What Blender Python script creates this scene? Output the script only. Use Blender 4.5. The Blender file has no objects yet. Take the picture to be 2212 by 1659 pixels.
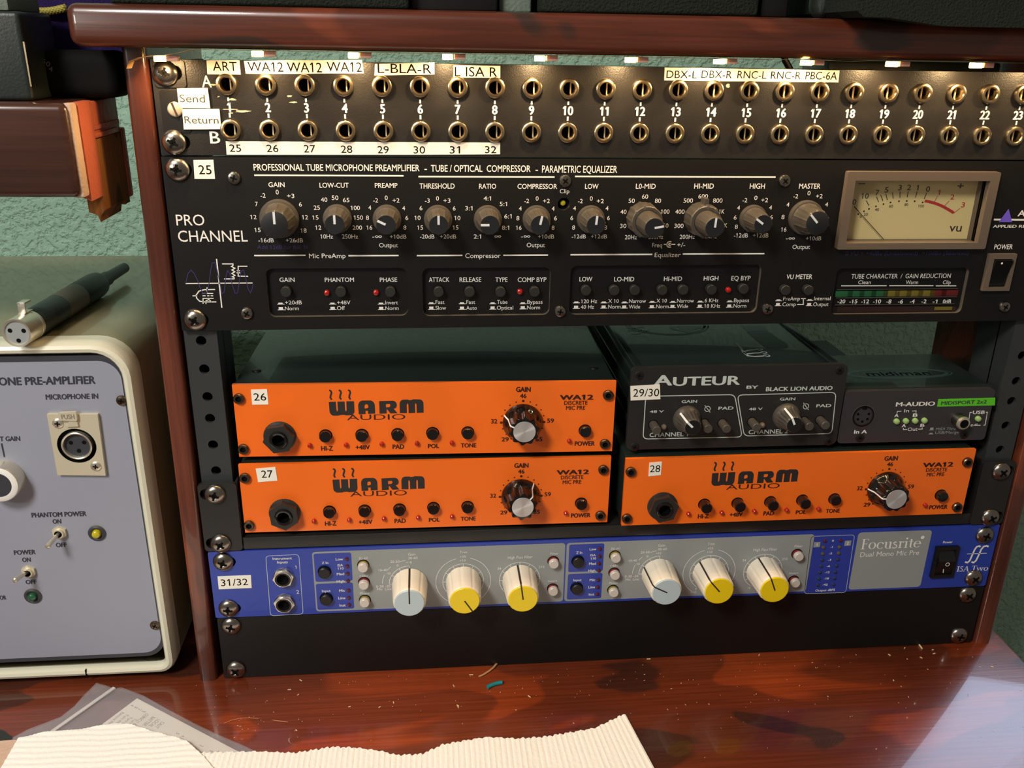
import bpy, bmesh, math, random
from math import sin, cos, pi, radians
from mathutils import Matrix, Vector
from mathutils.geometry import tessellate_polygon

random.seed(7)
SC = bpy.context.scene
COL = SC.collection
MM = 0.001          # everything below is written in millimetres; rack front = plane y 0, desk top = z 0

# ------------------------------------------------------------------ camera, world, lights, exposure
cam_d = bpy.data.cameras.new('camera')
cam = bpy.data.objects.new('camera', cam_d)
COL.objects.link(cam)
cam_d.sensor_width = 36
cam_d.lens = 1916.67 / 2212 * 36
cam_d.clip_start = 0.01
cam_d.clip_end = 50
cam.matrix_world = Matrix(((0.995446, 0.018361, -0.093537, 0.128608),
                           (-0.093862, 0.359905, -0.928256, -0.454227),
                           (0.016621, 0.932808, 0.359989, 0.365651),
                           (0, 0, 0, 1)))
SC.camera = cam

w = bpy.data.worlds.new('room_light')
SC.world = w
w.use_nodes = True
w.node_tree.nodes['Background'].inputs[0].default_value = (1.0, 0.88, 0.74, 1)
w.node_tree.nodes['Background'].inputs[1].default_value = 0.16


def area(name, loc, target, size, power, color, size_y=None):
    l = bpy.data.lights.new(name, 'AREA')
    l.energy = power
    l.color = color
    l.size = size * MM
    if size_y:
        l.shape = 'RECTANGLE'
        l.size_y = size_y * MM
    o = bpy.data.objects.new(name, l)
    COL.objects.link(o)
    o.location = Vector(loc) * MM
    o.rotation_euler = (Vector(target) - Vector(loc)).to_track_quat('-Z', 'Y').to_euler()
    return o


area('ceiling_lamp', (-480, -900, 1150), (100, 0, 120), 260, 16.2, (1.0, 0.95, 0.88))
area('desk_lamp', (-330, -420, 420), (-60, -60, 30), 90, 0.75, (1.0, 0.96, 0.88))
area('window_daylight', (985, 284, 520), (985, -300, 520), 630, 4.4, (0.62, 0.76, 1.0), 660)

vs = SC.view_settings
vs.view_transform = 'Standard'
vs.look = 'None'
vs.exposure = 0.0
vs.gamma = 1.0
vs.use_curve_mapping = False


# ------------------------------------------------------------------ materials
def lin(c):
    return tuple((v / 255 / 12.92) if v / 255 <= 0.04045 else ((v / 255 + 0.055) / 1.055) ** 2.4 for v in c) + (1,)


def mat(name, rgb, rough=0.5, metal=0.0, bump=0.0, bscale=800, coat=0.0, emit=0.0, spec=0.5, dirt=0.0, aniso=0.0):
    m = bpy.data.materials.new(name)
    m.use_nodes = True
    nt = m.node_tree
    b = nt.nodes['Principled BSDF']
    c = lin(rgb)
    b.inputs['Base Color'].default_value = c
    b.inputs['Roughness'].default_value = rough
    b.inputs['Metallic'].default_value = metal
    b.inputs['Coat Weight'].default_value = coat
    b.inputs['Specular IOR Level'].default_value = spec
    if emit:
        b.inputs['Emission Color'].default_value = c
        b.inputs['Emission Strength'].default_value = emit
    tc = nt.nodes.new('ShaderNodeTexCoord')
    if dirt:
        n = nt.nodes.new('ShaderNodeTexNoise')
        n.inputs['Scale'].default_value = 60
        n.inputs['Detail'].default_value = 6
        nt.links.new(tc.outputs['Object'], n.inputs['Vector'])
        mx = nt.nodes.new('ShaderNodeMix')
        mx.data_type = 'RGBA'
        r = nt.nodes.new('ShaderNodeMapRange')
        r.inputs[1].default_value = 0.45
        r.inputs[2].default_value = 0.75
        r.inputs[4].default_value = dirt
        nt.links.new(n.outputs[0], r.inputs[0])
        nt.links.new(r.outputs[0], mx.inputs[0])
        mx.inputs[6].default_value = c
        mx.inputs[7].default_value = lin(tuple(min(255, v + 45) for v in rgb))
        nt.links.new(mx.outputs[2], b.inputs['Base Color'])
    if bump:
        n = nt.nodes.new('ShaderNodeTexNoise')
        n.inputs['Scale'].default_value = bscale
        n.inputs['Detail'].default_value = 3
        nt.links.new(tc.outputs['Object'], n.inputs['Vector'])
        bp = nt.nodes.new('ShaderNodeBump')
        bp.inputs['Strength'].default_value = bump
        bp.inputs['Distance'].default_value = 0.001
        nt.links.new(n.outputs[0], bp.inputs['Height'])
        nt.links.new(bp.outputs[0], b.inputs['Normal'])
    if aniso:
        b.inputs['Anisotropic'].default_value = aniso
        t = nt.nodes.new('ShaderNodeTangent')
        t.direction_type = 'RADIAL'
        t.axis = 'Y'
        nt.links.new(t.outputs[0], b.inputs['Tangent'])
    return m


def wood(name, light, mid, dark, rough=0.28, scale=1.0, axis='X', seed=0.0, coat=0.5, lo=0.44, hi=0.56):
    """stained softwood: big sharp-edged figure, a softer smoky stain and fine grain along one axis"""
    m = mat(name, mid, rough, coat=coat)
    nt = m.node_tree
    b = nt.nodes['Principled BSDF']
    tc = nt.nodes.new('ShaderNodeTexCoord')

    def noise(sx, sy, sz, sc, det, off, dist=0.0):
        mp = nt.nodes.new('ShaderNodeMapping')
        s = {'X': (sx, sy, sz), 'Z': (sy, sz, sx), 'Y': (sy, sx, sz)}[axis]
        mp.inputs['Scale'].default_value = s
        mp.inputs['Location'].default_value = (seed + off, seed * 0.7 - off, seed * 1.3)
        nt.links.new(tc.outputs['Object'], mp.inputs['Vector'])
        n = nt.nodes.new('ShaderNodeTexNoise')
        n.inputs['Scale'].default_value = sc
        n.inputs['Detail'].default_value = det
        n.inputs['Distortion'].default_value = dist
        nt.links.new(mp.outputs[0], n.inputs['Vector'])
        return n.outputs[0]

    def ramp(sock, stops):
        r = nt.nodes.new('ShaderNodeValToRGB')
        e = r.color_ramp.elements
        while len(e) < len(stops):
            e.new(0.5)
        for k, (p, c) in enumerate(stops):
            e[k].position = p
            e[k].color = c
        nt.links.new(sock, r.inputs[0])
        return r.outputs[0]

    fig = ramp(noise(0.45, 1.0, 1.0, 11 * scale, 2.5, 3.1, 0.6),
               [(lo - 0.015, lin(dark)), (lo, lin(mid)), (hi, lin(mid)), (hi + 0.02, lin(light))])
    smoke = noise(0.6, 1.0, 1.0, 7 * scale, 2.0, 9.4)
    grain = noise(0.03, 1.0, 1.0, 420 * scale, 4.0, 1.7)

    def mult(a, sock, lo_, hi_, f0, f1):
        r = nt.nodes.new('ShaderNodeMapRange')
        r.inputs[1].default_value = f0
        r.inputs[2].default_value = f1
        r.inputs[3].default_value = lo_
        r.inputs[4].default_value = hi_
        nt.links.new(sock, r.inputs[0])
        mx = nt.nodes.new('ShaderNodeMix')
        mx.data_type = 'RGBA'
        mx.blend_type = 'MULTIPLY'
        mx.inputs[0].default_value = 1
        nt.links.new(a, mx.inputs[6])
        nt.links.new(r.outputs[0], mx.inputs[7])
        return mx.outputs[2]
    c = mult(fig, smoke, 0.55, 1.1, 0.35, 0.62)
    c = mult(c, grain, 0.72, 1.12, 0.3, 0.65)
    nt.links.new(c, b.inputs['Base Color'])
    bp = nt.nodes.new('ShaderNodeBump')
    bp.inputs['Strength'].default_value = 0.08
    bp.inputs['Distance'].default_value = 0.0006
    nt.links.new(grain, bp.inputs['Height'])
    nt.links.new(bp.outputs[0], b.inputs['Normal'])
    return m


def plaster(name, rgb):
    m = mat(name, rgb, 0.6)
    nt = m.node_tree
    b = nt.nodes['Principled BSDF']
    tc = nt.nodes.new('ShaderNodeTexCoord')
    n = nt.nodes.new('ShaderNodeTexNoise')
    n.inputs['Scale'].default_value = 150
    n.inputs['Detail'].default_value = 4
    n.inputs['Roughness'].default_value = 0.55
    nt.links.new(tc.outputs['Object'], n.inputs['Vector'])
    r = nt.nodes.new('ShaderNodeMapRange')
    r.interpolation_type = 'SMOOTHSTEP'
    r.inputs[1].default_value = 0.40
    r.inputs[2].default_value = 0.58
    nt.links.new(n.outputs[0], r.inputs[0])
    bp = nt.nodes.new('ShaderNodeBump')
    bp.inputs['Strength'].default_value = 0.55
    bp.inputs['Distance'].default_value = 0.0022
    nt.links.new(r.outputs[0], bp.inputs['Height'])
    nt.links.new(bp.outputs[0], b.inputs['Normal'])
    return m


def clear(name, rgb, veil=0.0, rough=0.05, refl=0.9, bump=0.0, bscale=60):
    """thin clear sheet: lets light through, mirrors at the angle a sheet does, with an optional milky veil"""
    m = bpy.data.materials.new(name)
    m.use_nodes = True
    nt = m.node_tree
    nt.nodes.remove(nt.nodes['Principled BSDF'])
    out = nt.nodes['Material Output']
    tr = nt.nodes.new('ShaderNodeBsdfTransparent')
    tr.inputs[0].default_value = (0.97, 0.97, 0.97, 1)
    df = nt.nodes.new('ShaderNodeBsdfDiffuse')
    df.inputs[0].default_value = lin(rgb)
    gl = nt.nodes.new('ShaderNodeBsdfGlossy')
    gl.inputs['Roughness'].default_value = rough
    m1 = nt.nodes.new('ShaderNodeMixShader')
    m1.inputs[0].default_value = veil
    nt.links.new(tr.outputs[0], m1.inputs[1])
    nt.links.new(df.outputs[0], m1.inputs[2])
    fr = nt.nodes.new('ShaderNodeLayerWeight')
    fr.inputs[0].default_value = 0.5
    pw = nt.nodes.new('ShaderNodeMath')
    pw.operation = 'POWER'
    pw.inputs[1].default_value = 4.0
    nt.links.new(fr.outputs['Facing'], pw.inputs[0])
    mu = nt.nodes.new('ShaderNodeMath')
    mu.operation = 'MULTIPLY_ADD'
    mu.inputs[1].default_value = 0.55 * refl
    mu.inputs[2].default_value = 0.04 * refl
    nt.links.new(pw.outputs[0], mu.inputs[0])
    m2 = nt.nodes.new('ShaderNodeMixShader')
    nt.links.new(mu.outputs[0], m2.inputs[0])
    nt.links.new(m1.outputs[0], m2.inputs[1])
    nt.links.new(gl.outputs[0], m2.inputs[2])
    nt.links.new(m2.outputs[0], out.inputs[0])
    if bump:
        tc = nt.nodes.new('ShaderNodeTexCoord')
        n = nt.nodes.new('ShaderNodeTexNoise')
        n.inputs['Scale'].default_value = bscale
        n.inputs['Detail'].default_value = 4
        nt.links.new(tc.outputs['Object'], n.inputs['Vector'])
        bp = nt.nodes.new('ShaderNodeBump')
        bp.inputs['Strength'].default_value = bump
        bp.inputs['Distance'].default_value = 0.004
        nt.links.new(n.outputs[0], bp.inputs['Height'])
        nt.links.new(bp.outputs[0], gl.inputs['Normal'])
        nt.links.new(bp.outputs[0], fr.inputs['Normal'])
    return m


M = {}
M['panel'] = mat('black_powder_coat', (15, 14, 13), 0.48, bump=0.10, bscale=2500, spec=0.35)
M['patch'] = mat('black_anodised_panel', (30, 28, 26), 0.38, bump=0.12, bscale=1800, dirt=0.12)
M['chassis'] = mat('black_sheet_steel', (30, 38, 35), 0.30, coat=0.3, bump=0.1, bscale=2200)
M['rail'] = mat('black_rail_steel', (50, 53, 53), 0.45, bump=0.08, bscale=2000)
M['shelfm'] = mat('black_shelf_steel', (34, 33, 32), 0.4, bump=0.1, bscale=2500)
M['dark'] = mat('black_plastic', (16, 16, 16), 0.4)
M['void'] = mat('deep_black', (6, 6, 6), 0.8, spec=0.15)
M['gloss'] = mat('glossy_black_plastic', (15, 14, 14), 0.14, coat=0.3)
M['knob'] = mat('charcoal_knob_plastic', (74, 69, 62), 0.36, bump=0.05, bscale=3000)
M['knobtop'] = mat('black_knob_cap', (28, 29, 30), 0.5)
M['btn'] = mat('black_push_button', (40, 39, 37), 0.42)
M['white'] = mat('white_print', (232, 230, 224), 0.55)
M['pwhite'] = mat('white_pointer', (240, 240, 236), 0.5)
M['purple'] = mat('purple_print', (50, 43, 98), 0.55)
M['violet'] = mat('bright_purple_print', (110, 85, 205), 0.55)
M['ink'] = mat('dark_brown_print', (58, 20, 14), 0.55)
M['inkblk'] = mat('black_print', (38, 36, 36), 0.55)
M['brass'] = mat('nickel_jack', (205, 186, 150), 0.26, 1.0)
M['chrome'] = mat('black_chrome_screw', (150, 144, 136), 0.25, 1.0)
M['nickel'] = mat('bright_nickel', (222, 215, 198), 0.28, 0.8)
M['satin'] = mat('satin_nickel', (222, 214, 188), 0.42, 0.45)
M['alu'] = mat('turned_aluminium', (235, 235, 235), 0.34, 0.75, aniso=0.85)
M['beige'] = mat('pale_screw', (190, 178, 160), 0.45, 0.6)
M['gunmetal'] = mat('dark_socket_screw', (110, 96, 82), 0.32, 1.0)
M['orange'] = mat('orange_enamel', (246, 112, 28), 0.30, coat=0.25)
M['blue'] = mat('blue_enamel', (40, 62, 158), 0.34, coat=0.15)
M['grey'] = mat('grey_print', (146, 151, 150), 0.42)
M['cream'] = mat('cream_knob_plastic', (238, 228, 208), 0.34)
M['capgrey'] = mat('pale_blue_grey_cap', (186, 202, 206), 0.4)
M['yellow'] = mat('yellow_cap', (240, 208, 22), 0.36)
M['line'] = mat('dark_pointer_line', (48, 34, 28), 0.5)
M['lampbtn'] = mat('translucent_button', (205, 196, 186), 0.3)
M['amber'] = mat('amber_lens_rim', (140, 120, 40), 0.3)
M['redrim'] = mat('red_lens_rim', (128, 30, 28), 0.3)
M['redled'] = mat('red_led', (165, 26, 18), 0.16, coat=0.6)
M['dimred'] = mat('dim_red_led', (84, 30, 48), 0.2, coat=0.4)
M['grnled'] = mat('pale_green_led', (150, 186, 118), 0.16, coat=0.6)
M['yelled'] = mat('yellow_led', (190, 176, 24), 0.16, coat=0.6)
M['dkgrn'] = mat('dark_green_led', (34, 86, 58), 0.16, coat=0.6)
M['bluled'] = mat('dim_led', (44, 58, 92), 0.25)
M['brnled'] = mat('dim_amber_led', (92, 84, 60), 0.25)
M['label'] = mat('label_tape', (244, 240, 226), 0.45)
M['labelink'] = mat('label_ink', (24, 18, 13), 0.9, spec=0.0)
M['labelgrey'] = mat('label_ink_grey', (72, 67, 60), 0.9, spec=0.0)
M['bezel'] = mat('taupe_bezel', (98, 86, 74), 0.5, bump=0.08, bscale=2500)
M['dial'] = mat('cream_dial', (236, 214, 150), 0.6)
M['redprint'] = mat('red_print', (192, 48, 42), 0.55)
M['grngreen'] = mat('green_bar', (30, 88, 52), 0.3)
M['yelbar'] = mat('olive_bar', (112, 100, 34), 0.3)
M['redbar'] = mat('red_bar', (96, 24, 24), 0.3)
M['smoke'] = mat('smoked_maroon_window', (40, 16, 16), 0.12, coat=0.4)
M['lime'] = mat('lime_label', (92, 196, 40), 0.45)
M['midi'] = mat('dark_grey_plastic', (52, 50, 52), 0.42, bump=0.12, bscale=2600)
M['ghost'] = mat('faint_teal_print', (62, 84, 82), 0.35)
M['art'] = mat('silver_green_print', (196, 206, 200), 0.45)
M['brushed'] = mat('brushed_black_aluminium', (44, 43, 42), 0.42, 0.3, bump=0.12, bscale=1200)
M['ivory'] = mat('ivory_enamel', (216, 214, 192), 0.28, coat=0.35)
M['taupe'] = mat('taupe_enamel', (138, 126, 94), 0.26, coat=0.5)
M['lilac'] = mat('grey_lilac_panel', (146, 149, 163), 0.45)
M['border'] = mat('charcoal_border', (54, 56, 62), 0.5)
M['text'] = mat('charcoal_print', (50, 50, 60), 0.6)
M['wall'] = plaster('teal_plaster', (156, 192, 170))
M['wood'] = wood('red_stained_desktop', (148, 63, 29), (116, 51, 28), (80, 41, 29), 0.25, 1.35, 'X', 2.3, lo=0.395, hi=0.545)
M['woodt'] = wood('red_brown_board', (128, 60, 36), (100, 47, 30), (64, 42, 33), 0.30, 1.5, 'X', 5.1)
M['woodp'] = wood('red_stained_panel', (126, 62, 40), (100, 52, 38), (74, 41, 32), 0.24, 1.2, 'Z', 0.8)
M['woodd'] = wood('dark_stained_shelf', (84, 50, 38), (68, 44, 35), (54, 39, 34), 0.26, 0.9, 'X', 7.7)
M['edge'] = mat('worn_recess_edge', (128, 118, 104), 0.4, 0.5)
M['woodr'] = mat('orange_end_grain', (196, 100, 70), 0.5, bump=0.5, bscale=300)
M['raw'] = wood('raw_plywood', (190, 130, 60), (160, 100, 40), (96, 62, 28), 0.8, 2.2, 'Z', 1.4, 0.0)
M['foam'] = mat('black_foam', (40, 44, 38), 0.95, bump=1.0, bscale=900, spec=0.1)
M['blackbox'] = mat('greenish_black_vinyl', (38, 44, 40), 0.42, bump=0.15, bscale=900)
M['greypole'] = mat('grey_fabric', (110, 122, 110), 0.8, bump=0.4, bscale=700)
M['purplecloth'] = mat('purple_felt', (44, 32, 78), 0.95, bump=0.6, bscale=1200, spec=0.1)
M['gold'] = mat('gold_cord', (170, 158, 70), 0.6)
M['faint'] = mat('faint_grey_print', (96, 98, 96), 0.6)
M['ledon'] = mat('lit_led', (255, 196, 92), 0.4, emit=30)
M['chip'] = mat('pink_resin', (214, 160, 140), 0.2, coat=0.4)
M['tape'] = mat('bare_led_tape', (150, 120, 80), 0.35, 0.2)
M['towel'] = mat('white_paper_towel', (250, 248, 240), 0.9, bump=0.3, bscale=500, spec=0.1)
M['tan'] = mat('tan_strip_and_shade', (206, 176, 152), 0.9, bump=0.4, bscale=500, spec=0.1)  # shelf's tan bevel strip; on the towel edge the tan is painted shade
M['paper'] = mat('leaflet_paper', (246, 244, 234), 0.7)
M['paperink'] = mat('leaflet_ink', (150, 148, 142), 0.7)
M['bag'] = clear('clear_polythene', (214, 208, 214), 0.12, 0.2, 1.0, 0.15, 50)
M['seal'] = clear('polythene_seal', (236, 232, 232), 0.55, 0.2, 1.0)
M['pane'] = clear('clear_pane', (255, 255, 255), 0.0, 0.02, 0.8)
M['tealwire'] = mat('teal_wire_sleeve', (22, 132, 138), 0.4)
M['copper'] = mat('copper_strand', (214, 160, 112), 0.4, 0.3)
M['shaving'] = mat('pale_shaving', (232, 206, 158), 0.7)
M['crumb'] = mat('pale_crumbs', (236, 206, 178), 0.7)
M['hair'] = mat('light_hair', (206, 138, 92), 0.5)
M['floor'] = mat('grey_brown_carpet', (92, 84, 76), 0.95, bump=0.6, bscale=300)
M['daylight'] = mat('daylit_pane', (190, 214, 255), 0.2, emit=1.6)
M['frame'] = mat('white_window_frame', (225, 225, 222), 0.5)


# ------------------------------------------------------------------ mesh building
class MB:
    def __init__(s):
        s.v, s.f, s.m = [], [], []

    def add(s, vs_, fs, mt):
        o = len(s.v)
        s.v += [tuple(v) for v in vs_]
        for f in fs:
            s.f.append([i + o for i in f])
            s.m.append(mt)
        return s

    def box(s, x0, x1, y0, y1, z0, z1, mt, bev=0.0, seg=2):
        bm = bmesh.new()
        bmesh.ops.create_cube(bm, size=1)
        for v in bm.verts:
            v.co = ((x0 + x1) / 2 + v.co.x * (x1 - x0), (y0 + y1) / 2 + v.co.y * (y1 - y0), (z0 + z1) / 2 + v.co.z * (z1 - z0))
        if bev:
            bmesh.ops.bevel(bm, geom=bm.edges[:], offset=bev, segments=seg, profile=0.5, affect='EDGES')
        s.bm(bm, mt)
        return s

    def bm(s, bm, mt):
        bm.verts.index_update()
        s.add([v.co[:] for v in bm.verts], [[v.index for v in f.verts] for f in bm.faces], mt)
        bm.free()

    def prism(s, outer, y0, y1, mt, holes=(), side=None, hside=None):
        """polygon in the x-z plane (with holes) given thickness from y0 (front) to y1 (back)"""
        loops = [list(outer)] + [list(h) for h in holes]
        tris = tessellate_polygon([[Vector((p[0], p[1], 0)) for p in l] for l in loops])
        flat = [p for l in loops for p in l]
        n = len(flat)
        ft = []
        for t in tris:
            a, b, c = (flat[i] for i in t)
            cr = (b[0] - a[0]) * (c[1] - a[1]) - (b[1] - a[1]) * (c[0] - a[0])
            ft.append(list(t) if cr > 0 else [t[0], t[2], t[1]])
        s.add([(p[0], y0, p[1]) for p in flat], ft, mt)
        s.add([(p[0], y1, p[1]) for p in flat], [f[::-1] for f in ft], mt)
        base = 0
        for k, l in enumerate(loops):
            ar = sum(l[i][0] * l[(i + 1) % len(l)][1] - l[(i + 1) % len(l)][0] * l[i][1] for i in range(len(l)))
            vs_ = [(p[0], y0, p[1]) for p in l] + [(p[0], y1, p[1]) for p in l]
            fs = []
            for i in range(len(l)):
                j = (i + 1) % len(l)
                q = [i, i + len(l), j + len(l), j]
                if (ar < 0) != (k > 0):
                    q = q[::-1]
                fs.append(q)
            s.add(vs_, fs, (hside if k and hside else side) or mt)
            base += len(l)
        return s

    def flat(s, outer, y, mt, holes=()):
        loops = [list(outer)] + [list(h) for h in holes]
        tris = tessellate_polygon([[Vector((p[0], p[1], 0)) for p in l] for l in loops])
        fl = [p for l in loops for p in l]
        ft = []
        for t in tris:
            a, b, c = (fl[i] for i in t)
            cr = (b[0] - a[0]) * (c[1] - a[1]) - (b[1] - a[1]) * (c[0] - a[0])
            ft.append(list(t) if cr > 0 else [t[0], t[2], t[1]])
        s.add([(p[0], y, p[1]) for p in fl], ft, mt)
        return s

    def lathe(s, prof, n=32, cx=0, cz=0, mod=None):
        """turned shape about an axis along y; prof = (radius, y, material of the band that follows[, flute weight])"""
        vs_ = []
        for p in prof:
            for k in range(n):
                a = 2 * pi * k / n
                r = p[0] * (1 + (mod(a) * p[3] if mod and len(p) > 3 else 0))
                vs_.append((cx + r * sin(a), p[1], cz + r * cos(a)))
        o = len(s.v)
        s.v += vs_
        for i in range(len(prof) - 1):
            for k in range(n):
                j = (k + 1) % n
                s.f.append([o + i * n + j, o + i * n + k, o + (i + 1) * n + k, o + (i + 1) * n + j])
                s.m.append(prof[i][2])
        return s

    def stroke(s, pts, wd, y, mt, closed=False):
        """printed line of width wd along pts (x, z) at depth y"""
        P = [Vector((p[0], p[1])) for p in pts]
        n = len(P)
        L_, R_ = [], []
        for i in range(n):
            a = P[i - 1] if (i > 0 or closed) else P[i]
            b = P[(i + 1) % n] if (i < n - 1 or closed) else P[i]
            d1 = (P[i] - a)
            d2 = (b - P[i])
            d1 = d1.normalized() if d1.length > 1e-9 else d2.normalized()
            d2 = d2.normalized() if d2.length > 1e-9 else d1
            t = d1 + d2
            t = t.normalized() if t.length > 1e-6 else d1
            nn = Vector((-t.y, t.x))
            k = max(0.4, abs(nn.dot(Vector((-d1.y, d1.x)))))
            o = nn * (wd / 2 / k)
            L_.append(P[i] + o)
            R_.append(P[i] - o)
        vs_ = [(p.x, y, p.y) for p in L_] + [(p.x, y, p.y) for p in R_]
        fs = []
        for i in range(n if closed else n - 1):
            j = (i + 1) % n
            fs.append([i + n, j + n, j, i])
        s.add(vs_, fs, mt)
        return s

    def text(s, mt, st, cx, cz, w_, h, y=-0.08, bold=0.0, shear=0.0, rot=0.0, ang=0.0):
        vs_, fs = glyphs(st, 0.0 if bold > 0.011 else bold, shear)
        xs = [v[0] for v in vs_]
        x0, x1 = min(xs), max(xs)
        if bold > 0.011:                       # heavier weight: the same outline struck a few times, slightly displaced
            n0, base, f0 = len(vs_), vs_, fs
            vs_, fs = [], []
            for dx_, dz_ in ((-1, 0), (1, 0), (0, .55), (0, -.55)):
                fs += [[i + len(vs_) for i in f] for f in f0]
                vs_ += [(v[0] + dx_ * bold * 1.1, v[1] + dz_ * bold) for v in base]
        kx = w_ / (x1 - x0) if w_ else h / CAPH * 0.9
        kz = h / CAPH
        c_, s_ = cos(ang), sin(ang)
        out = []
        lay = len(vs_) // 4 if bold > 0.011 else len(vs_)
        for q_, v in enumerate(vs_):
            a, b = (v[0] - (x0 + x1) / 2) * kx, (v[1] - CAPH / 2) * kz
            out.append((cx + a * c_ - b * s_, y - 0.02 * (q_ // lay), cz + a * s_ + b * c_))
        s.add(out, fs, mt)
        return s

    def xf(s, start, fn):
        s.v[start:] = [tuple(fn(Vector(v))) for v in s.v[start:]]
        return s

    def mesh(s, name, off=(0, 0, 0)):
        me = bpy.data.meshes.new(name)
        me.from_pydata([((v[0] - off[0]) * MM, (v[1] - off[1]) * MM, (v[2] - off[2]) * MM) for v in s.v], [], s.f)
        names = []
        for m_ in s.m:
            if m_ not in names:
                names.append(m_)
        for m_ in names:
            me.materials.append(M[m_])
        ix = {m_: i for i, m_ in enumerate(names)}
        me.polygons.foreach_set('material_index', [ix[m_] for m_ in s.m])
        me.polygons.foreach_set('use_smooth', [True] * len(s.f))
        me.update()
        me.set_sharp_from_angle(angle=radians(32))
        return me


_tc = bpy.data.curves.new('lettering', 'FONT')
_to = bpy.data.objects.new('lettering', _tc)
_cache = {}


def bare(st):
    _tc.body = st
    _tc.offset = _tc.shear = 0.0
    me = _to.to_mesh()
    out = [(v.co.x, v.co.y) for v in me.vertices]
    _to.to_mesh_clear()
    return out


def glyphs(st, bold=0.0, shear=0.0):
    k = (st, bold, shear)
    if k not in _cache:
        _tc.body = st
        _tc.offset = bold
        _tc.shear = shear
        _tc.resolution_u = 3
        me = _to.to_mesh()
        V_, F_ = [(v.co.x, v.co.y) for v in me.vertices], [list(p.vertices) for p in me.polygons]
        _to.to_mesh_clear()
        if '1' in st:                          # the face draws a bare stem for one: give it its flag
            bw = [v[0] for v in glyphs('I')[0]]
            bw = max(bw) - min(bw)
            for i, ch in enumerate(st):
                if ch == '1':
                    xr = max(v[0] for v in bare(st[:i + 1]))
                    xl, c_ = xr - bw, max(v[1] for v in V_)
                    n_ = len(V_)
                    V_ = V_ + [(xr, c_), (xl, c_), (xl - 0.13, c_ - 0.13), (xl - 0.13, c_ - 0.21), (xl + .01, c_ - 0.11)]
                    F_ = F_ + [[n_, n_ + 1, n_ + 4], [n_ + 1, n_ + 2, n_ + 3, n_ + 4]]
        _cache[k] = (V_, F_)
    return _cache[k]


CAPH = max(v[1] for v in glyphs('H')[0])
WL = {}


def thing(name, label, cat, loc=(0, 0, 0), group=None, rotz=0.0):
    o = bpy.data.objects.new(name, None)
    COL.objects.link(o)
    o.empty_display_size = 0.01
    o.location = Vector(loc) * MM
    o.rotation_euler = (0, 0, rotz)
    o['label'] = label
    o['category'] = cat
    if group:
        o['group'] = group
    WL[o] = Vector(loc)
    return o


def part(name, mb, parent, label=None):
    """one mesh under its thing; mb is in the thing's world millimetres (or its local ones when it is rotated)"""
    w0 = WL[parent]
    o = bpy.data.objects.new(name, mb.mesh(name, w0))
    COL.objects.link(o)
    o.parent = parent
    WL[o] = w0
    if label:
        o['label'] = label
    return o


def inst(name, me, parent, x, y, z, roty=0.0, label=None):
    """a repeat of a shared mesh under its thing, at x, y, z"""
    o = bpy.data.objects.new(name, me)
    COL.objects.link(o)
    o.parent = parent
    o.location = (Vector((x, y, z)) - WL[parent]) * MM
    o.rotation_euler = (0, roty, 0)
    WL[o] = Vector((0, 0, 0))
    if label:
        o['label'] = label
    return o


def solo(name, mb, label, cat, loc, group=None, kind=None):
    o = bpy.data.objects.new(name, mb.mesh(name, loc))
    COL.objects.link(o)
    o.location = Vector(loc) * MM
    if label:
        o['label'] = label
        o['category'] = cat
    if group:
        o['group'] = group
    if kind:
        o['kind'] = kind
    WL[o] = Vector(loc)
    return o


def circ(cx, cz, r, n=24):
    return [(cx + r * cos(2 * pi * k / n), cz + r * sin(2 * pi * k / n)) for k in range(n)]


def rrect(x0, x1, z0, z1, r, n=6):
    r = min(r, (x1 - x0) / 2 - 1e-3, (z1 - z0) / 2 - 1e-3)
    out = []
    for cx, cz, a in ((x1 - r, z0 + r, -90), (x1 - r, z1 - r, 0), (x0 + r, z1 - r, 90), (x0 + r, z0 + r, 180)):
        for k in range(n + 1):
            t = radians(a + 90 * k / n)
            out.append((cx + r * cos(t), cz + r * sin(t)))
    return out


def slot(cx, cz, ln, h, n=8):
    return rrect(cx - ln / 2, cx + ln / 2, cz - h / 2, cz + h / 2, h / 2 - 0.001, n)


def arc(cx, cz, r, a0, a1, n=24):
    """clock angles in degrees, 0 = up, clockwise"""
    return [(cx + r * sin(radians(a0 + (a1 - a0) * k / n)), cz + r * cos(radians(a0 + (a1 - a0) * k / n))) for k in range(n + 1)]


# ------------------------------------------------------------------ shared small hardware (local millimetres, axis along -y)
def rack_screw_mesh():
    m = MB()
    m.lathe([(5.9, 0, 'chrome'), (5.9, -0.5, 'chrome'), (5.5, -1.3, 'chrome'), (4.4, -2.3, 'chrome'), (3.0, -2.9, 'chrome'), (1.6, -3.15, 'chrome'), (0.9, -2.6, 'void'), (0.01, -1.6, 'void')], 32)
    for a in (0, 90):
        st = len(m.v)
        m.prism([(-2.7, -0.62), (2.7, -0.62), (2.7, 0.62), (-2.7, 0.62)], -3.2, -2.0, 'void')
        m.xf(st, lambda v: Matrix.Rotation(radians(a), 3, 'Y') @ v)
    return m.mesh('rack_screw')


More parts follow.
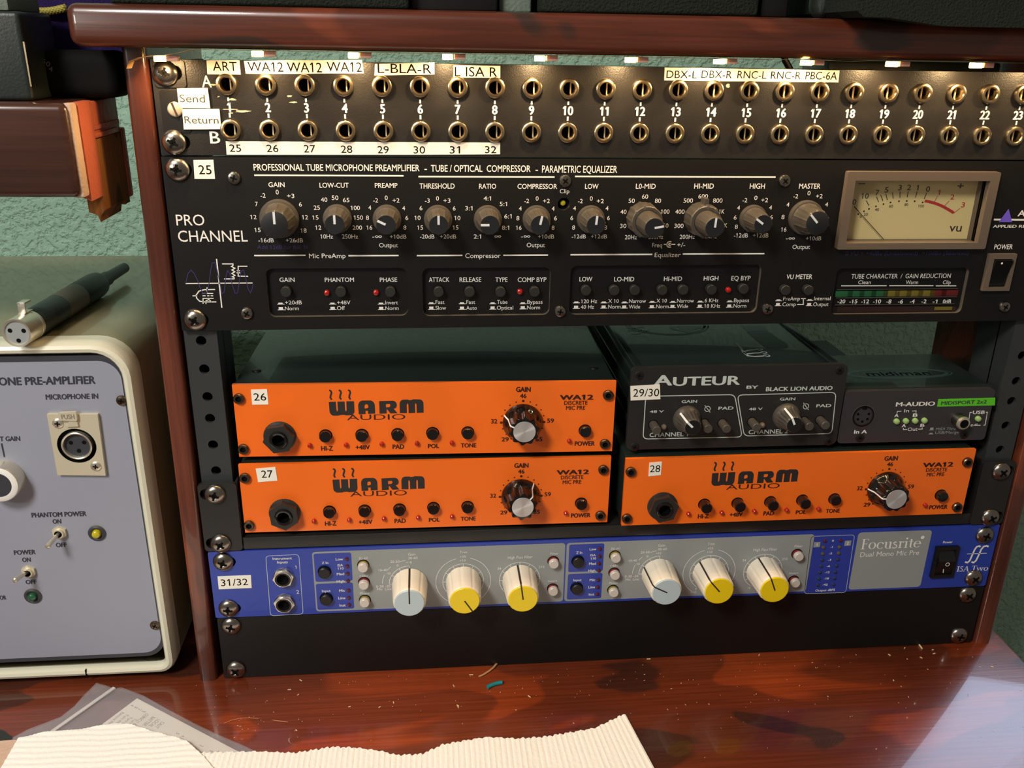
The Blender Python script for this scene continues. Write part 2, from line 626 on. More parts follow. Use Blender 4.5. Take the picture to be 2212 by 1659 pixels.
def small_screw_mesh(r=3.2, h=1.3, mt='chrome', head='cross'):
    m = MB()
    m.lathe([(r, 0, mt), (r, -h * 0.3, mt), (r * 0.85, -h * 0.75, mt), (r * 0.5, -h, mt), (0.01, -h * 1.02, mt)], 24)
    if head == 'cross':
        for a in (0, 90):
            st = len(m.v)
            m.prism([(-r * 0.5, -r * 0.13), (r * 0.5, -r * 0.13), (r * 0.5, r * 0.13), (-r * 0.5, r * 0.13)], -h * 1.06, -h * 0.5, 'void')
            m.xf(st, lambda v: Matrix.Rotation(radians(a), 3, 'Y') @ v)
    elif head == 'slot':
        m.prism([(-r * 0.95, -r * 0.14), (r * 0.95, -r * 0.14), (r * 0.95, r * 0.14), (-r * 0.95, r * 0.14)], -h * 1.06, -h * 0.5, 'line')
    return m.mesh('panel_screw')


def socket_screw_mesh():
    m = MB()
    m.lathe([(3.0, 0, 'gunmetal'), (3.0, -1.4, 'gunmetal'), (2.6, -1.9, 'gunmetal'), (1.6, -1.9, 'void'), (1.5, -0.8, 'void'), (0.01, -0.8, 'void')], 24)
    return m.mesh('socket_screw')


def led_mesh(r, h, mt):
    m = MB()
    m.lathe([(r, 0.5, mt), (r, -h * 0.4, mt), (r * 0.85, -h * 0.75, mt), (r * 0.5, -h * 0.95, mt), (0.01, -h, mt)], 18)
    return m.mesh('led')


def button_mesh(r, h, mt, rim='void', rr=1.18, dome=0.35):
    m = MB()
    m.lathe([(r * rr, -0.05, rim), (r * 1.02, -0.12, rim), (r, 0, mt), (r, -h + dome, mt), (r * 0.9, -h, mt), (r * 0.55, -h - 0.02, mt), (0.01, -h - 0.02, mt)], 26)
    return m.mesh('push_button')


RS = rack_screw_mesh()
PS = small_screw_mesh(3.3, 1.8)
SS = socket_screw_mesh()


def sticker(parent, quad, words, y=0.0, ink='labelink', bold=0.0, what=None):
    """printed label tape: thin paper quad with its lettering; words = [(text, cx, cz, w, h), ...]"""
    m = MB()
    m.prism(quad, y - 0.25, y, 'label')
    for t in words:
        m.text(ink, t[0], t[1], t[2], t[3], t[4], y - 0.33, bold)
    return part('label_sticker', m, parent, what)


# ------------------------------------------------------------------ the room
def structure(name, mb, loc=(0, 0, 0)):
    o = solo(name, mb, None, None, loc)
    o['kind'] = 'structure'
    return o


WY = 300
m = MB().prism([(-1500, -760), (1700, -760), (1700, 1600), (-1500, 1600)], WY, WY + 80, 'wall', holes=[[(720, 180), (1300, 180), (1300, 860), (720, 860)]])
structure('wall_back', m)
structure('floor', MB().box(-1500, 1700, -1500, WY + 80, -790, -760, 'floor'))
m = MB()
m.prism([(712, 172), (1308, 172), (1308, 868), (712, 868)], WY - 10, WY + 30, 'frame', holes=[[(740, 200), (1000, 200), (1000, 840), (740, 840)], [(1020, 200), (1280, 200), (1280, 840), (1020, 840)]])
wn = structure('window_1', m)
WL[wn] = Vector((0, 0, 0))
part('window_pane', MB().box(735, 1285, WY + 8, WY + 12, 195, 845, 'daylight'), wn)

# ------------------------------------------------------------------ the wooden desk with its rack bay
desk = thing('studio_desk', 'glossy red-brown wooden desk with rack bay, top board and side panels', 'desk', (200, 40, -735))
m = MB()
m.box(-420, 506.5, -260, 240, -28, 0, 'wood', 2.0)
part('desktop', m, desk)
for x in (-400, 470):
    part('leg_panel', MB().box(x, x + 20, -200, 220, -760, -28.2, 'woodp'), desk)
m = MB()
m.box(-26, 540, -21, 112, 360.4, 378.4, 'woodt', 4.6, 4)
part('top_board', m, desk)


def side_panel(b0, b1, t0, t1):
    """upright side panel, slightly out of plumb: bottom x b0..b1, top x t0..t1"""
    s2 = MB()
    bm = bmesh.new()
    bmesh.ops.create_cube(bm, size=1)
    for v in bm.verts:
        top = v.co.z > 0
        a, b = (t0, t1) if top else (b0, b1)
        v.co = (a if v.co.x < 0 else b, -1.2 if v.co.y < 0 else 110, 360.2 if top else 0)
    bmesh.ops.bevel(bm, geom=[e for e in bm.edges if abs(e.verts[0].co.z - e.verts[1].co.z) > 100 and e.verts[0].co.y < 0], offset=2.6, segments=4, profile=0.5, affect='EDGES')
    s2.bm(bm, 'woodp')
    return s2


part('side_panel', side_panel(-13.2, -2.9, -10.2, 0.9), desk)
part('side_panel', side_panel(484.8, 495.4, 483.2, 496.0), desk)

def rail(x0, x1, inward):
    s = MB()
    hs = []
    for u in range(8):
        for dz in (6.35, 22.225, 38.1):
            hs.append(circ((x0 + x1) / 2, u * 44.45 + dz, 2.7, 16))
    s.prism([(x0, 0.6), (x1, 0.6), (x1, 355), (x0, 355)], 3.2, 5.2, 'rail', hs)
    xi = x1 if inward > 0 else x0
    s.box(min(xi, xi - 2 * inward), max(xi, xi - 2 * inward), 5.2, 36, 0.6, 355, 'rail')
    s.box(x0, x1, 16, 17, 0.6, 355, 'void')
    return s


part('rack_rail', rail(1.2, 18.2, 1), desk, 'black steel rack rail with a column of round holes, left')
part('rack_rail', rail(464.2, 481.6, -1), desk, 'black steel rack rail with a column of round holes, right')

# the thick side shelf whose sawn end faces the rack
m = MB()
m.box(-420, -31, -22, 50, 294.4, 336.6, 'woodd', 3.5, 3)
sh = part('side_shelf', m, desk, 'thick brown shelf board left of the rack')
m = MB()
m.prism([(-34, 293.2), (-29.8, 291.2), (-29.6, 300), (-29.6, 336.2), (-34, 336.2)], -11, 6, 'woodr')
m.box(-35, -29.9, -19, -11, 294, 336.3, 'tan', 1.2)
m.box(-36, -30.3, 6, 46, 318, 335.5, 'woodr', 0.6)
m.box(-36, -29.6, 6, 44, 322.5, 324.5, 'woodr')
m.box(-36, -29.2, 6, 40, 318.5, 321, 'woodr', 0.8)
part('end_strip', m, sh, 'orange end grain strip')
m = MB()
m.prism([(-38, 283), (-34, 281.4), (-33, 278), (-32.2, 281.4), (-30.3, 284), (-30.3, 318), (-38, 318)], 6, 38, 'raw')
m.box(-38, -30.2, 38, 46, 281.5, 318, 'raw')
m.box(-38, -29.6, 46, 52, 284, 320, 'woodr', 0.8)
part('sawn_end', m, sh, 'raw sawn plywood end')

# ------------------------------------------------------------------ warm led tape under the top board
tape = thing('led_strip', 'lit warm white led tape stuck under the front of the top board', 'led strip', (240, -8, 359))
m = MB()
pts = []
for k in range(0, 61):
    x = 26 + (500 - 26) * k / 60
    pts.append((x, 359.9 - (0.5 if 24 < k < 40 else 0.0) * sin(k * 1.1) ** 2))
pts = [(-3, 351.5), (-1.5, 354.5), (3, 356.2), (8, 357), (14, 357.4), (20, 358.4)] + pts
top = [(x, z + 0.15) for x, z in pts]
m.prism(pts + top[::-1], -20, -12, 'tape')
part('tape', m, tape)
chip = MB().box(-2.6, 2.6, -2.2, 2.2, -1.2, 1.2, 'chip', 0.3)
chipm = chip.mesh('resistor')
ledm = MB().box(-2.3, 2.3, -2.2, 2.2, -1.25, 1.2, 'ledon', 0.3).mesh('led')
for k in range(11):
    x = 11.0 + 43.03 * k
    z = 355.9 if k == 0 else 358.55
    inst('led', ledm, tape, x, -16, z)
    inst('resistor', chipm, tape, x + 5.6, -16, z + 0.15)
    l = bpy.data.lights.new('led_lamp', 'AREA')
    l.shape = 'RECTANGLE'
    l.size = 0.0044
    l.size_y = 0.003
    l.energy = 0.042
    l.color = (1.0, 0.66, 0.32)
    o = bpy.data.objects.new('led_lamp', l)
    COL.objects.link(o)
    o.location = Vector((x, -16, z - 1.6)) * MM
    o.rotation_euler = (radians(8), 0, 0)

# ------------------------------------------------------------------ patch bay
pb = thing('patch_bay', 'black patch bay with two rows of numbered jack sockets, top of rack', 'patch bay', (240, 0, 311.6))
JX = [17.86 + 18.195 * n for n in range(1, 24)]
ZA, ZB = 344.55, 323.8
m = MB()
hs = [circ(x, z, 4.1, 20) for x in JX for z in (ZA, ZB)] + [slot(11.5, 349.4, 9.5, 6.6), slot(11.5, 317.8, 9.5, 6.6)]
m.prism([(2, 311.7), (481, 311.7), (481, 355.2), (2, 355.2)], -0.2, 2.6, 'patch', hs)
m.box(22, 460, 26, 66, 313, 354, 'chassis')
for n, x in enumerate(JX):
    m.text('white', str(n + 1), x, 334.2, 0, 4.1, -0.3, 0.035)
    m.stroke([(x, 338.6), (x, 336.9)], 0.85, -0.3, 'white')
    m.stroke([(x, 331.4), (x, 329.4)], 0.85, -0.3, 'white')
m.text('white', 'A', 26.85,345.66,4.34,5.18, -0.3, 0.012)
m.text('white', 'B', 28.08,320.1,4.55,5.52, -0.3, 0.012)
m.text('white', 'NE', 12.23,327.37,3.85,2.31, -0.3, 0.0)
# chips in the black coating
for q in ([36.52,333.2, 5.6, 0.5], [36.77,331.48, 1.4, 1.1], [42.42,332.28, 5.2, 1.4], [37.94,337.69, 2.4, 1.3], [66.09,336.68, 3.0, 0.9], [64.82,339.54, 1.6, 1.2], [31.64,338.87, 0.7, 0.7], [29.28,344.23, 2.0, 1.0], [279.79,346.86, 1.5, 2.2]):
    n = 14
    m.flat([(q[0] + q[2] * random.uniform(.45, 1) * cos(2 * pi * k / n), q[1] + q[3] * random.uniform(.3, 1) * sin(2 * pi * k / n) * .5) for k in range(n)], -0.28, 'shaving')
pbp = part('front_panel', m, pb)
m = MB()
m.prism(rrect(3.4, 17.6, 342.8, 355.0, 1.6), -1.0, -0.2, 'patch', [slot(11.5, 349.4, 9.6, 6.7)])
part('ear_plate', m, pb, 'raised black plate behind the top left screw')
m = MB()
m.prism(rrect(4.6, 17.4, 322.4, 341.6, 1.2), -0.7, -0.2, 'dark')
part('end_plate', m, pb)
m = MB()
m.lathe([(5.0, 0, 'brass'), (5.0, -1.2, 'brass'), (4.75, -1.9, 'brass'), (4.2, -2.25, 'brass'), (3.5, -2.3, 'brass'), (3.05, -1.7, 'brass'), (2.95, 1.0, 'brass'), (2.9, 8, 'void'), (0.01, 12, 'void')], 28)
m.box(0.9, 1.5, 2.2, 3.0, -2.6, 2.6, 'satin')
jm = m.mesh('jack_socket')
for z in (ZA, ZB):
    for x in JX:
        inst('jack_socket', jm, pb, x, -0.2, z)
inst('rack_screw', RS, pb, 8.6, -1.0, 349.2, 0.3)
inst('rack_screw', RS, pb, 8.75, -0.4, 317.7, 0.5)
sx, sz = 11.03,332.94
inst('slotted_screw', small_screw_mesh(3.5, 1.2, 'beige', 'slot'), pb, sx, -0.7, sz, 1.25, label='pale slotted screw')
sticker(pb, [(27.81,355.1),(42.9,355.38),(42.89,348.96),(27.57,348.92)], [('ART', 35.95,352.55,11.08,4.13)], -0.2, what='white label printed ART')
sticker(pb, [(44.95,355.08),(64.36,355.7),(63.55,349.52),(45.25,349.44)], [('WA12', 54.65,352.57,16.41,4.2)], -0.2, what='first white label printed WA12')
sticker(pb, [(64.36,355.7),(82.37,355.91),(82.02,350),(63.2,349.52)], [('WA12', 72.74,352.6,16.3,4.33)], -0.25, what='second white label printed WA12')
sticker(pb, [(82.37,355.91),(99.88,356.28),(100.51,350.31),(82.02,350)], [('WA12', 91.47,353.06,16.43,4.29)], -0.2, what='third white label printed WA12')
sticker(pb, [(105.95,354.57),(134.25,355.78),(134.17,350.26),(105.47,349.41)], [('L-BLA-R', 119.96,352.72,25.69,4.24)], -0.2, what='white label printed L-BLA-R')
sticker(pb, [(143.37,354.58),(165.93,354.58),(165.93,349.08),(143.19,349.11)], [('L ISA R', 154.19,351.73,20.56,4.28)], -0.2, what='white label printed L ISA R')
sticker(pb, [(247.03,355.02),(336.49,354.92),(336.67,349.19),(247.26,349)], [('DBX-L', 255.82,351.9,15.36,3.49), ('DBX-R', 273.56,352.14,15.47,3.5), ('RNC-L', 291.54,352.22,14.89,3.51), ('RNC-R', 309,352.21,15.43,3.52), ('PBC-6A', 327.34,352.26,16.43,3.62)], -0.2, what='long white label with five channel names')
sticker(pb, [(13.1,342.45),(27.23,342.85),(27.49,333.63),(13.07,333.65)], [('Send', 19.65,338,11.6,3.42)], -1.0, 'labelgrey', what='white label printed Send')
sticker(pb, [(14.45,333.09),(31.68,333.38),(31.63,324.06),(14.16,323.8)], [('Return', 22.86,328.28,15.82,3.24)], -1.0, 'labelgrey', what='white label printed Return')
sticker(pb, [(33.03,318.35),(79.86,318.45),(124.91,318.55),(166.2,318.61),(166.26,312.99),(124.77,312.53),(79.49,312.27),(32.86,312.01)], [('25', 37.22,315.18,5.54,3.38), ('26', 54.94,315.17,5.65,3.4), ('27', 72.72,315.1,5.57,3.53), ('28', 90.62,314.98,5.49,3.42), ('29', 108.37,314.87,5.53,3.38), ('30', 126.16,314.9,5.71,3.39), ('31', 143.71,315.01,5.17,3.4), ('32', 161.56,315.22,5.72,3.34)], -0.2, what='long white label numbered 25 to 32')

# ------------------------------------------------------------------ two-unit channel strip
cs = thing('channel_strip', 'black two-unit rack processor with round knobs and a cream needle meter', 'audio processor', (240, 0, 222.4))
m = MB()
cut = [rrect(*r, 3.5) for r in ((46.5, 118.4, 229.4, 255.2), (126.4, 193.8, 229.0, 255.0), (204.5, 308.6, 228.9, 255.8))]
lmw = rrect(351.2, 427.4, 227.4, 253.4, 3)
hs = cut + [lmw, [(352.2, 267.6), (426.6, 267.6), (426.6, 301.4), (352.2, 301.4)], slot(10.8, 304.9, 9.5, 6.6), slot(10.8, 228.5, 9.5, 6.6), circ(199.5,288.21, 3.2)]
m.prism([(1.6, 222.5), (482.4, 222.5), (482.4, 310.9), (1.6, 310.9)], 0, 3, 'panel', hs, hside='edge')
m.box(22, 462, 12, 116, 224, 309.4, 'chassis')
y = -0.1
W_ = 'white'
for st, c in (('PROFESSIONAL TUBE MICROPHONE PREAMPLIFIER', (85.56,306.05,80.9,3.14)), ('-', (129.11,305.9,1.15,1.13)), ('TUBE / OPTICAL  COMPRESSOR', (156.79,305.91,50.07,3.19)), ('-', (185.01,305.68,1.18,1.15)), ('PARAMETRIC EQUALIZER', (206.99,305.77,38.52,3.46))):
    m.text(W_, st, c[0], c[1], c[2], c[3] if st != '-' else 3.2, y, 0.012)
for a, b in (([(45.07,302.45),(118.01,301.91)]), ([(125.42,301.88),(194.23,301.77)]), ([(204.7,301.95),(310.2,302.43)]), ([(41.6,262.19),(67.23,262.01)]), ([(88.85,261.84),(114.4,261.71)]), ([(123.72,261.73),(147.33,261.62)]), ([(168.59,261.64),(192.14,261.58)]), ([(203.99,261.75),(247.88,261.66)]), ([(264.33,261.71),(309.12,262.01)])):
    zc = (a[1] + b[1]) / 2
    m.stroke([(a[0], zc), (b[0], zc)], 0.75, y, W_)
for st, c, b in (('GAIN', (55.46,297.64,7.79,2.29), 0.012), ('LOW-CUT', (83.58,297.43,14.28,2.42), 0.012), ('PREAMP', (109.27,297.41,11.17,2.38), 0.012),
                 ('THRESHOLD', (134.7,297.18,17.59,2.51), 0.012), ('RATIO', (160.17,297.13,8.62,2.4), 0.012), ('COMPRESSOR', (185.56,297.13,20.31,2.41), 0.012), ('LOW', (213.59,297.2,6.93,2.43), 0.012),
                 ('L0-MID', (241.76,297.33,10.33,2.5), 0.012), ('HI-MID', (272.5,297.49,10.33,2.58), 0.012), ('HIGH', (300.98,297.56,8.06,2.59), 0.012), ('MASTER', (329.28,297.61,11.5,2.55), 0.012),
                 ('Clip', (199.62,294.74,4.96,2.07), 0.0), ('Output', (109.43,267.17,9.54,2.19), 0.0), ('Output', (185.57,266.98,9.6,2.29), 0.0), ('Output', (329.15,265.44,9.82,2.3), 0.0),
                 ('Mic PreAmp', (78.17,261.77,18.38,2.31), 0.0), ('Compressor', (157.98,261.47,18.39,2.42), 0.0), ('Equalizer', (256.22,261.43,14.12,2.4), 0.0),
                 ('PRO', (12.02,280.15,13.6,5.37), 0.0), ('CHANNEL', (22.15,272.07,33.9,5.57), 0.0), ('POWER', (444.34,264.99,10.62,2.62), 0.012), ('VU METER', (330.37,249,14.46,2.49), 0.012),
                 ('APPLIED RESEARCH', (451.8,276.29,32.1,1.48), 0.02), ('ART', (454.25,283.36,11.4,3.19), 0.02)):
    m.text(W_, st, *c, y, b)
for st, c in (('-2', (48.46,292.32,2.39,2.13)), ('0', (55.52,294,1.43,2.25)), ('+3', (61.93,292.13,3.55,2.08)), ('7', (44.95,288.15,1.31,2.15)), ('6', (66.43,287.96,1.44,2.1)), ('12', (42.9,281.65,3.04,2.11)), ('12', (68.25,281.51,2.96,2.12)), ('15', (44.39,275.17,3,2.13)), ('18', (67.08,274.76,2.91,2.14)), ('-16dB', (48.15,269.92,7.6,2.15)), ('+26dB', (62.2,269.84,8.52,2.1)),
              ('40', (78.23,290.3,3.18,2.1)), ('50', (83.69,291.26,3.24,2.15)), ('65', (89.11,290.13,3.19,2.1)), ('25', (74.38,286.32,3.12,2.11)), ('100', (93.49,286.21,4.55,2.12)), ('15', (73.38,281.39,3.02,2.12)), ('150', (94.79,281.31,4.57,2.13)), ('12', (74.52,276.29,2.92,2.14)), ('200', (94,276.23,4.76,2.09)), ('10Hz', (78.46,271.74,6.22,2.16)), ('250Hz', (90.14,271.71,8.07,2.16)),
              ('-2', (103.75,289.97,2.34,2.11)), ('0', (109.08,291.27,1.46,2.11)), ('+2', (113.93,289.98,3.52,2.11)), ('4', (100.68,286.33,1.4,2.12)), ('4', (117.67,286.07,1.36,2.07)), ('8', (99.33,281.25,1.47,2.14)), ('6', (119.11,281.17,1.42,2.14)), ('16', (100.09,276.24,2.83,2.15)), ('8', (117.97,276.18,1.54,2.1)), ('-∞', (103.79,271.7,4.8,1.99)), ('+10dB', (114.42,271.55,8.4,2.12)),
              ('-3', (129.64,289.88,2.36,2.12)), ('0', (134.8,291,1.42,2.12)), ('+3', (139.53,289.89,3.56,2.12)), ('6', (126.38,286.1,1.42,2.13)), ('6', (143.21,285.98,1.37,2.14)), ('10', (124.56,281.17,2.97,2.15)), ('10', (144.82,281.09,2.99,2.16)), ('15', (125.79,276.2,2.92,2.16)), ('15', (143.83,276.16,2.88,2.17)), ('-20dB', (129.26,271.57,7.31,2.12)), ('+20dB', (139.95,271.54,8.3,2.13)),
              ('4:1', (160.06,291.03,3.82,2.13)), ('3:1', (150.64,286.04,3.7,2.14)), ('5:1', (168.3,288.25,3.73,2.14)), ('6:1', (170.74,281.91,3.75,2.17)), ('8:1', (169.58,276.02,3.7,2.12)), ('2:1', (155.04,271.5,3.75,2.13)), ('∞', (165.6,271.59,3.53,1.89)),
              ('-2', (180.25,289.75,2.41,2.14)), ('0', (185.59,291.01,1.45,2.14)), ('+2', (190.4,289.76,3.51,2.15)), ('4', (177.04,285.93,1.39,2.15)), ('4', (194.02,285.87,1.4,2.16)), ('8', (175.87,280.94,1.52,2.17)), ('6', (195.44,280.93,1.47,2.18)), ('16', (176.45,276.01,2.86,2.13)), ('8', (194.32,275.98,1.47,2.14)), ('-∞', (180.11,271.55,4.77,1.9)), ('+10dB', (190.76,271.39,8.42,2.15)),
              ('-2', (208.03,289.72,2.44,2.15)), ('0', (213.64,291.04,1.47,2.15)), ('+2', (218.42,289.73,3.68,2.16)), ('4', (205.14,285.99,1.47,2.17)), ('4', (222.13,286,1.48,2.17)), ('6', (203.91,281.04,1.41,2.18)), ('6', (223.18,281.02,1.42,2.19)), ('8', (205.07,276.05,1.48,2.2)), ('8', (221.94,276.02,1.49,2.21)), ('-12dB', (208.02,271.38,7.36,2.09)), ('+12dB', (218.69,271.35,8.51,2.1)),
              ('60', (241.77,292.06,3.21,2.16)), ('50', (234.85,289.89,3.27,2.17)), ('80', (248.74,289.91,3.22,2.17)), ('40', (230.9,284.21,3.15,2.18)), ('100', (253,284.33,4.55,2.19)), ('30', (231.24,276.86,3.3,2.15)), ('150', (253.03,276.98,4.58,2.22)), ('20Hz', (235.74,270.96,6.45,2.23)), ('200Hz', (249,271.07,7.93,2.18)),
              ('600', (272.54,292.23,5.06,2.17)), ('500', (264.78,290.04,4.99,2.18)), ('800', (280.55,290.06,5.02,2.19)), ('400', (260.82,284.27,4.94,2.2)), ('1K', (283.31,284.38,2.84,2.21)), ('300', (260.99,276.84,4.91,2.22)), ('1.5K', (284.65,277.05,4.77,2.23)), ('200Hz', (266.02,271.03,8.17,2.18)), ('2KHz', (278.83,271.15,6.56,1.88)),
              ('-2', (295.15,290.25,2.53,2.19)), ('0', (300.88,291.48,1.64,2.19)), ('+2', (305.77,290.33,3.68,2.2)), ('4', (292.12,286.28,1.52,2.2)), ('4', (309.44,286.41,1.53,2.21)), ('6', (290.9,281.24,1.52,2.22)), ('6', (310.62,281.35,1.47,2.23)), ('8', (292.05,276.29,1.59,2.24)), ('-12dB', (295.09,271.73,7.69,2.26)), ('+12dB', (305.88,271.7,8.62,2.26)),
              ('-2', (322.4,292.35,2.56,2.2)), ('0', (329.38,293.95,1.6,2.2)), ('+2', (335.18,292.43,3.67,2.21)), ('4', (318.72,287.98,1.47,2.22)), ('4', (339.86,288.06,1.55,2.23)), ('8', (316.88,281.48,1.61,2.24)), ('16', (318.18,274.79,2.98,2.26)), ('-∞', (322.51,270.08,4.95,1.84)), ('+10dB', (335.34,269.98,8.57,2.22)),
              ('Freq', (250.03,266.67,5.31,2.25)), ('+/-', (263.07,266.75,4.32,2.26))):
    m.text(W_, st, *c, y, 0.0)
for st, c in (('Add 12dB for Bal. In', (56.11,266.41,25.15,1.93)), ('0 VU = +4dBu (Unbalanced)  +10dBu (Balanced)', (389.63,261.8,70.54,2.28))):
    m.text('purple', st, *c, y, 0.0, 0.0)
# concentric-control symbol
qx, qz = 256.83,267.03
m.stroke(arc(qx, qz, 1.55, 150, 390, 20), 0.5, y, W_)
m.flat(circ(qx, qz, 0.85, 16), y, W_)
m.stroke([(qx - 3.2, qz), (qx - 1.5, qz)], 0.5, y, W_)
m.stroke([(qx, qz), (qx + 3.0, qz)], 0.5, y, W_)
# maker's mark: purple triangle over a white rule
m.stroke([(435.32,279.99),(468.35,279.7)], 0.95, y, W_)
m.flat([(438.35,278.58),(446.14,278.57),(442.43,285.84)], y - 0.03, 'violet')
# waveform and valve drawing
a = [(6.11,247.8),(39.52,247.53)]
m.stroke([a[0], (a[1][0], a[0][1])], 0.55, y, W_)
m.stroke([(22.81,260.47),(22.89,234.78)], 0.6, y, W_)
m.stroke([(6.22,247.8),(7.96,252.98),(9.67,254.8),(11.03,252.96),(12.37,249.28),(13.14,245.59),(14.27,242.48),(16.02,242.47),(17.7,247.4),(19.27,254.13),(20.46,258.37),(21.76,258.67),(22.52,254.71),(23.25,247.35),(23.75,242.4),(24.87,243.01),(26.53,251.02),(27.73,254.38),(28.63,252.84),(29.33,246.69),(30.39,242.34),(31.6,242.64),(33.08,249.13),(34.4,254.03),(35.63,254.63),(36.23,251.56),(37.1,244.76),(38.08,242.58),(39.16,244.75),(39.87,247.53)], 0.4, y - 0.02, 'purple')
m.stroke([(25.28,257.86),(30.68,257.83),(30.6,256.98),(29.79,256.5),(31.45,255.57),(29.8,254.67),(31.28,253.74),(29.62,252.83),(31.11,251.91),(29.75,251.12),(30.59,250.74),(30.52,250.01),(25.56,250.04)], 0.5, y, W_)
m.stroke([(37.73,256.57),(33.18,256.6),(32.71,251.46),(37.67,251.31)], 0.5, y, W_)
m.flat([(32.06,254.53),(34.04,254.52),(32.9,253.55)], y, W_)
m.stroke([(32.05,253.19),(33.8,253.17)], 0.5, y, W_)
m.stroke([(20.45,244.54),(15.06,244.46),(12.36,243.74),(10.8,241.77),(10.79,240.03),(12.08,238.4),(14.38,238),(20.43,237.94)], 0.55, y, W_)
m.stroke([(8.88,241.29),(11.21,241.27)], 0.5, y, W_)
m.stroke([(16.59,245.68),(16.32,243.08)], 0.5, y, W_)
m.stroke([(13.97,242.49),(19.3,242.44)], 0.45, y, W_)
m.stroke([(13.84,241.25),(15.42,241.23)], 0.45, y, W_)
m.stroke([(16.18,241.22),(17.3,241.21)], 0.45, y, W_)
m.stroke([(17.94,241.21),(19.17,241.2)], 0.45, y, W_)
m.stroke([(13.69,237.01),(13.99,239.88),(19.27,239.82)], 0.45, y, W_)
m.stroke([(15.14,236.87),(15.33,238.62),(16.86,239.22),(18.02,237.96)], 0.45, y, W_)
# meter-source switch marks beside the two round buttons
m.stroke([(333,236.68),(335.68,236.65)], 0.5, y, W_)
m.stroke([(334.27,236.67),(334.74,233.32),(331.18,233.35)], 0.5, y, W_)


def markers(mm, y_, items):
    """white up / down push-button pictograms with their two words: (x, z_top, z_low, word, word, right x)"""
    for px, p1, w1, w2, c1, c2 in items:
        for z_, hh in ((p1[1], 0.95), (c2[1], 1.7)):
            b = z_ - 0.95
            mm.flat([(px - 1.85, b), (px + 1.85, b), (px + 1.85, b + 0.35), (px - 1.85, b + 0.35)], y_, 'white')
            mm.flat([(px - 1.25, b), (px + 0.95, b), (px + 0.95, b + hh), (px - 1.25, b + hh)], y_ - 0.01, 'white')
        mm.text('white', w1, *c1, y_)
        mm.text('white', w2, *c2, y_)


markers(m, y, [
    ((320.43,236.34)[0], (320.43,236.34), 'PreAmp', 'Comp', (327.65,236.73,9.5,2.14), (326.67,233.53,7.64,2.15)),
    ((338.17,236.16)[0], (338.15,236.3), 'Internal', 'Output', (345.15,236.66,9.43,2.08), (344.8,233.35,8.71,2.15))])
fp = part('front_panel', m, cs)

# recessed switch windows, each a shallow tray with its own lettering
trays = []
y = 2.2
W2 = 'white'
rects = ((46.5, 118.4, 229.4, 255.2), (126.4, 193.8, 229.0, 255.0), (204.5, 308.6, 228.9, 255.8))
texts = (
    [('GAIN', (56.67,248.75,7.61,2.24)), ('PHANTOM', (83.38,248.55,14.97,2.25)), ('PHASE', (108.73,248.36,8.99,2.26))],
    [('ATTACK', (135.12,248.22,10.69,2.4)), ('RELEASE', (151.58,248.09,11.38,2.41)), ('TYPE', (168.02,247.97,6.35,2.42)), ('COMP BYP', (184.34,247.85,15.29,2.43))],
    [('LOW', (213.29,247.92,6.91,2.44)), ('LO-MID', (234.14,247.76,10.87,2.45)), ('HI-MID', (260.87,247.79,9.95,2.4)), ('HIGH', (281.94,247.86,8.08,2.34)), ('EQ BYP', (298.61,247.8,10.63,2.48))])
marks = (
    [((52.53,236.49)[0], (52.53,236.49), '+20dB', 'Norm', (59.02,236.55,8.65,2.03), (58.01,233.38,7.1,2.04)), ((79.23,236.22)[0], (79.23,236.22), '+48V', 'Off', (85,236.28,6.92,2.04), (83.38,233.23,4.14,2.05)), ((104.51,235.96)[0], (104.51,235.96), 'Invert', 'Norm', (109.91,236.03,6.63,2.05), (110.03,232.95,6.95,2.06))],
    [((130.93,235.88)[0], (130.93,235.88), 'Fast', 'Slow', (135.4,236.03,4.71,2.06), (135.79,232.8,5.6,2.07)), ((147.2,235.72)[0], (147.2,235.72), 'Fast', 'Auto', (151.76,235.87,4.74,2.07), (152.14,232.62,5.63,2.08)), ((163.59,235.55)[0], (163.59,235.55), 'Tube', 'Optical', (168.61,235.76,5.53,2.07), (170.14,232.56,8.76,2.09)), ((179.83,235.39)[0], (179.83,235.39), 'Bypass', 'Norm', (186.15,235.59,8.23,2.08), (185.53,232.53,6.98,2.09))],
    [((208.78,235.59)[0], (208.78,235.59), '120 Hz', '40 Hz', (215.59,235.65,8.78,2.09), (214.82,232.51,7.19,2.1)), ((223.84,235.44)[0], (223.84,235.44), 'X 10', 'Norm', (228.98,235.65,5.8,2.1), (229.68,232.48,6.84,2.11)), ((235.25,235.32)[0], (235.25,235.32), 'Narrow', 'Wide', (242.22,235.52,9.32,2.11), (240.75,232.37,6.23,2.12)), ((250.52,235.43)[0], (250.52,235.43), 'X 10', 'Norm', (255.57,235.58,5.73,2.11), (256.29,232.34,6.92,2.12)), ((261.98,235.32)[0], (261.98,235.32), 'Narrow', 'Wide', (268.89,235.45,9.42,2.12), (267.46,232.35,6.29,2.13)), ((277.28,235.3)[0], (277.28,235.3), '6 KHz', '18 KHz', (283.45,235.44,7.63,2.12), (284.16,232.31,8.97,2.13)), ((293.87,235.27)[0], (293.87,235.27), 'Bypass', 'Norm', (300.34,235.34,8.48,2.13), (299.76,232.28,7.17,2.14))])
for r, tx, mk in zip(rects, texts, marks):
    m = MB()
    m.flat(rrect(r[0] - .5, r[1] + .5, r[2] - .5, r[3] + .5, 3.5), 2.4, 'panel')
    for st, c in tx:
        m.text(W2, st, *c, 2.3, 0.012)
    markers(m, 2.3, mk)
    part('switch_window', m, cs, 'recessed dark window with round push buttons')
bm_ = button_mesh(2.75, 3.6, 'btn', 'void', 1.15, 0.3)
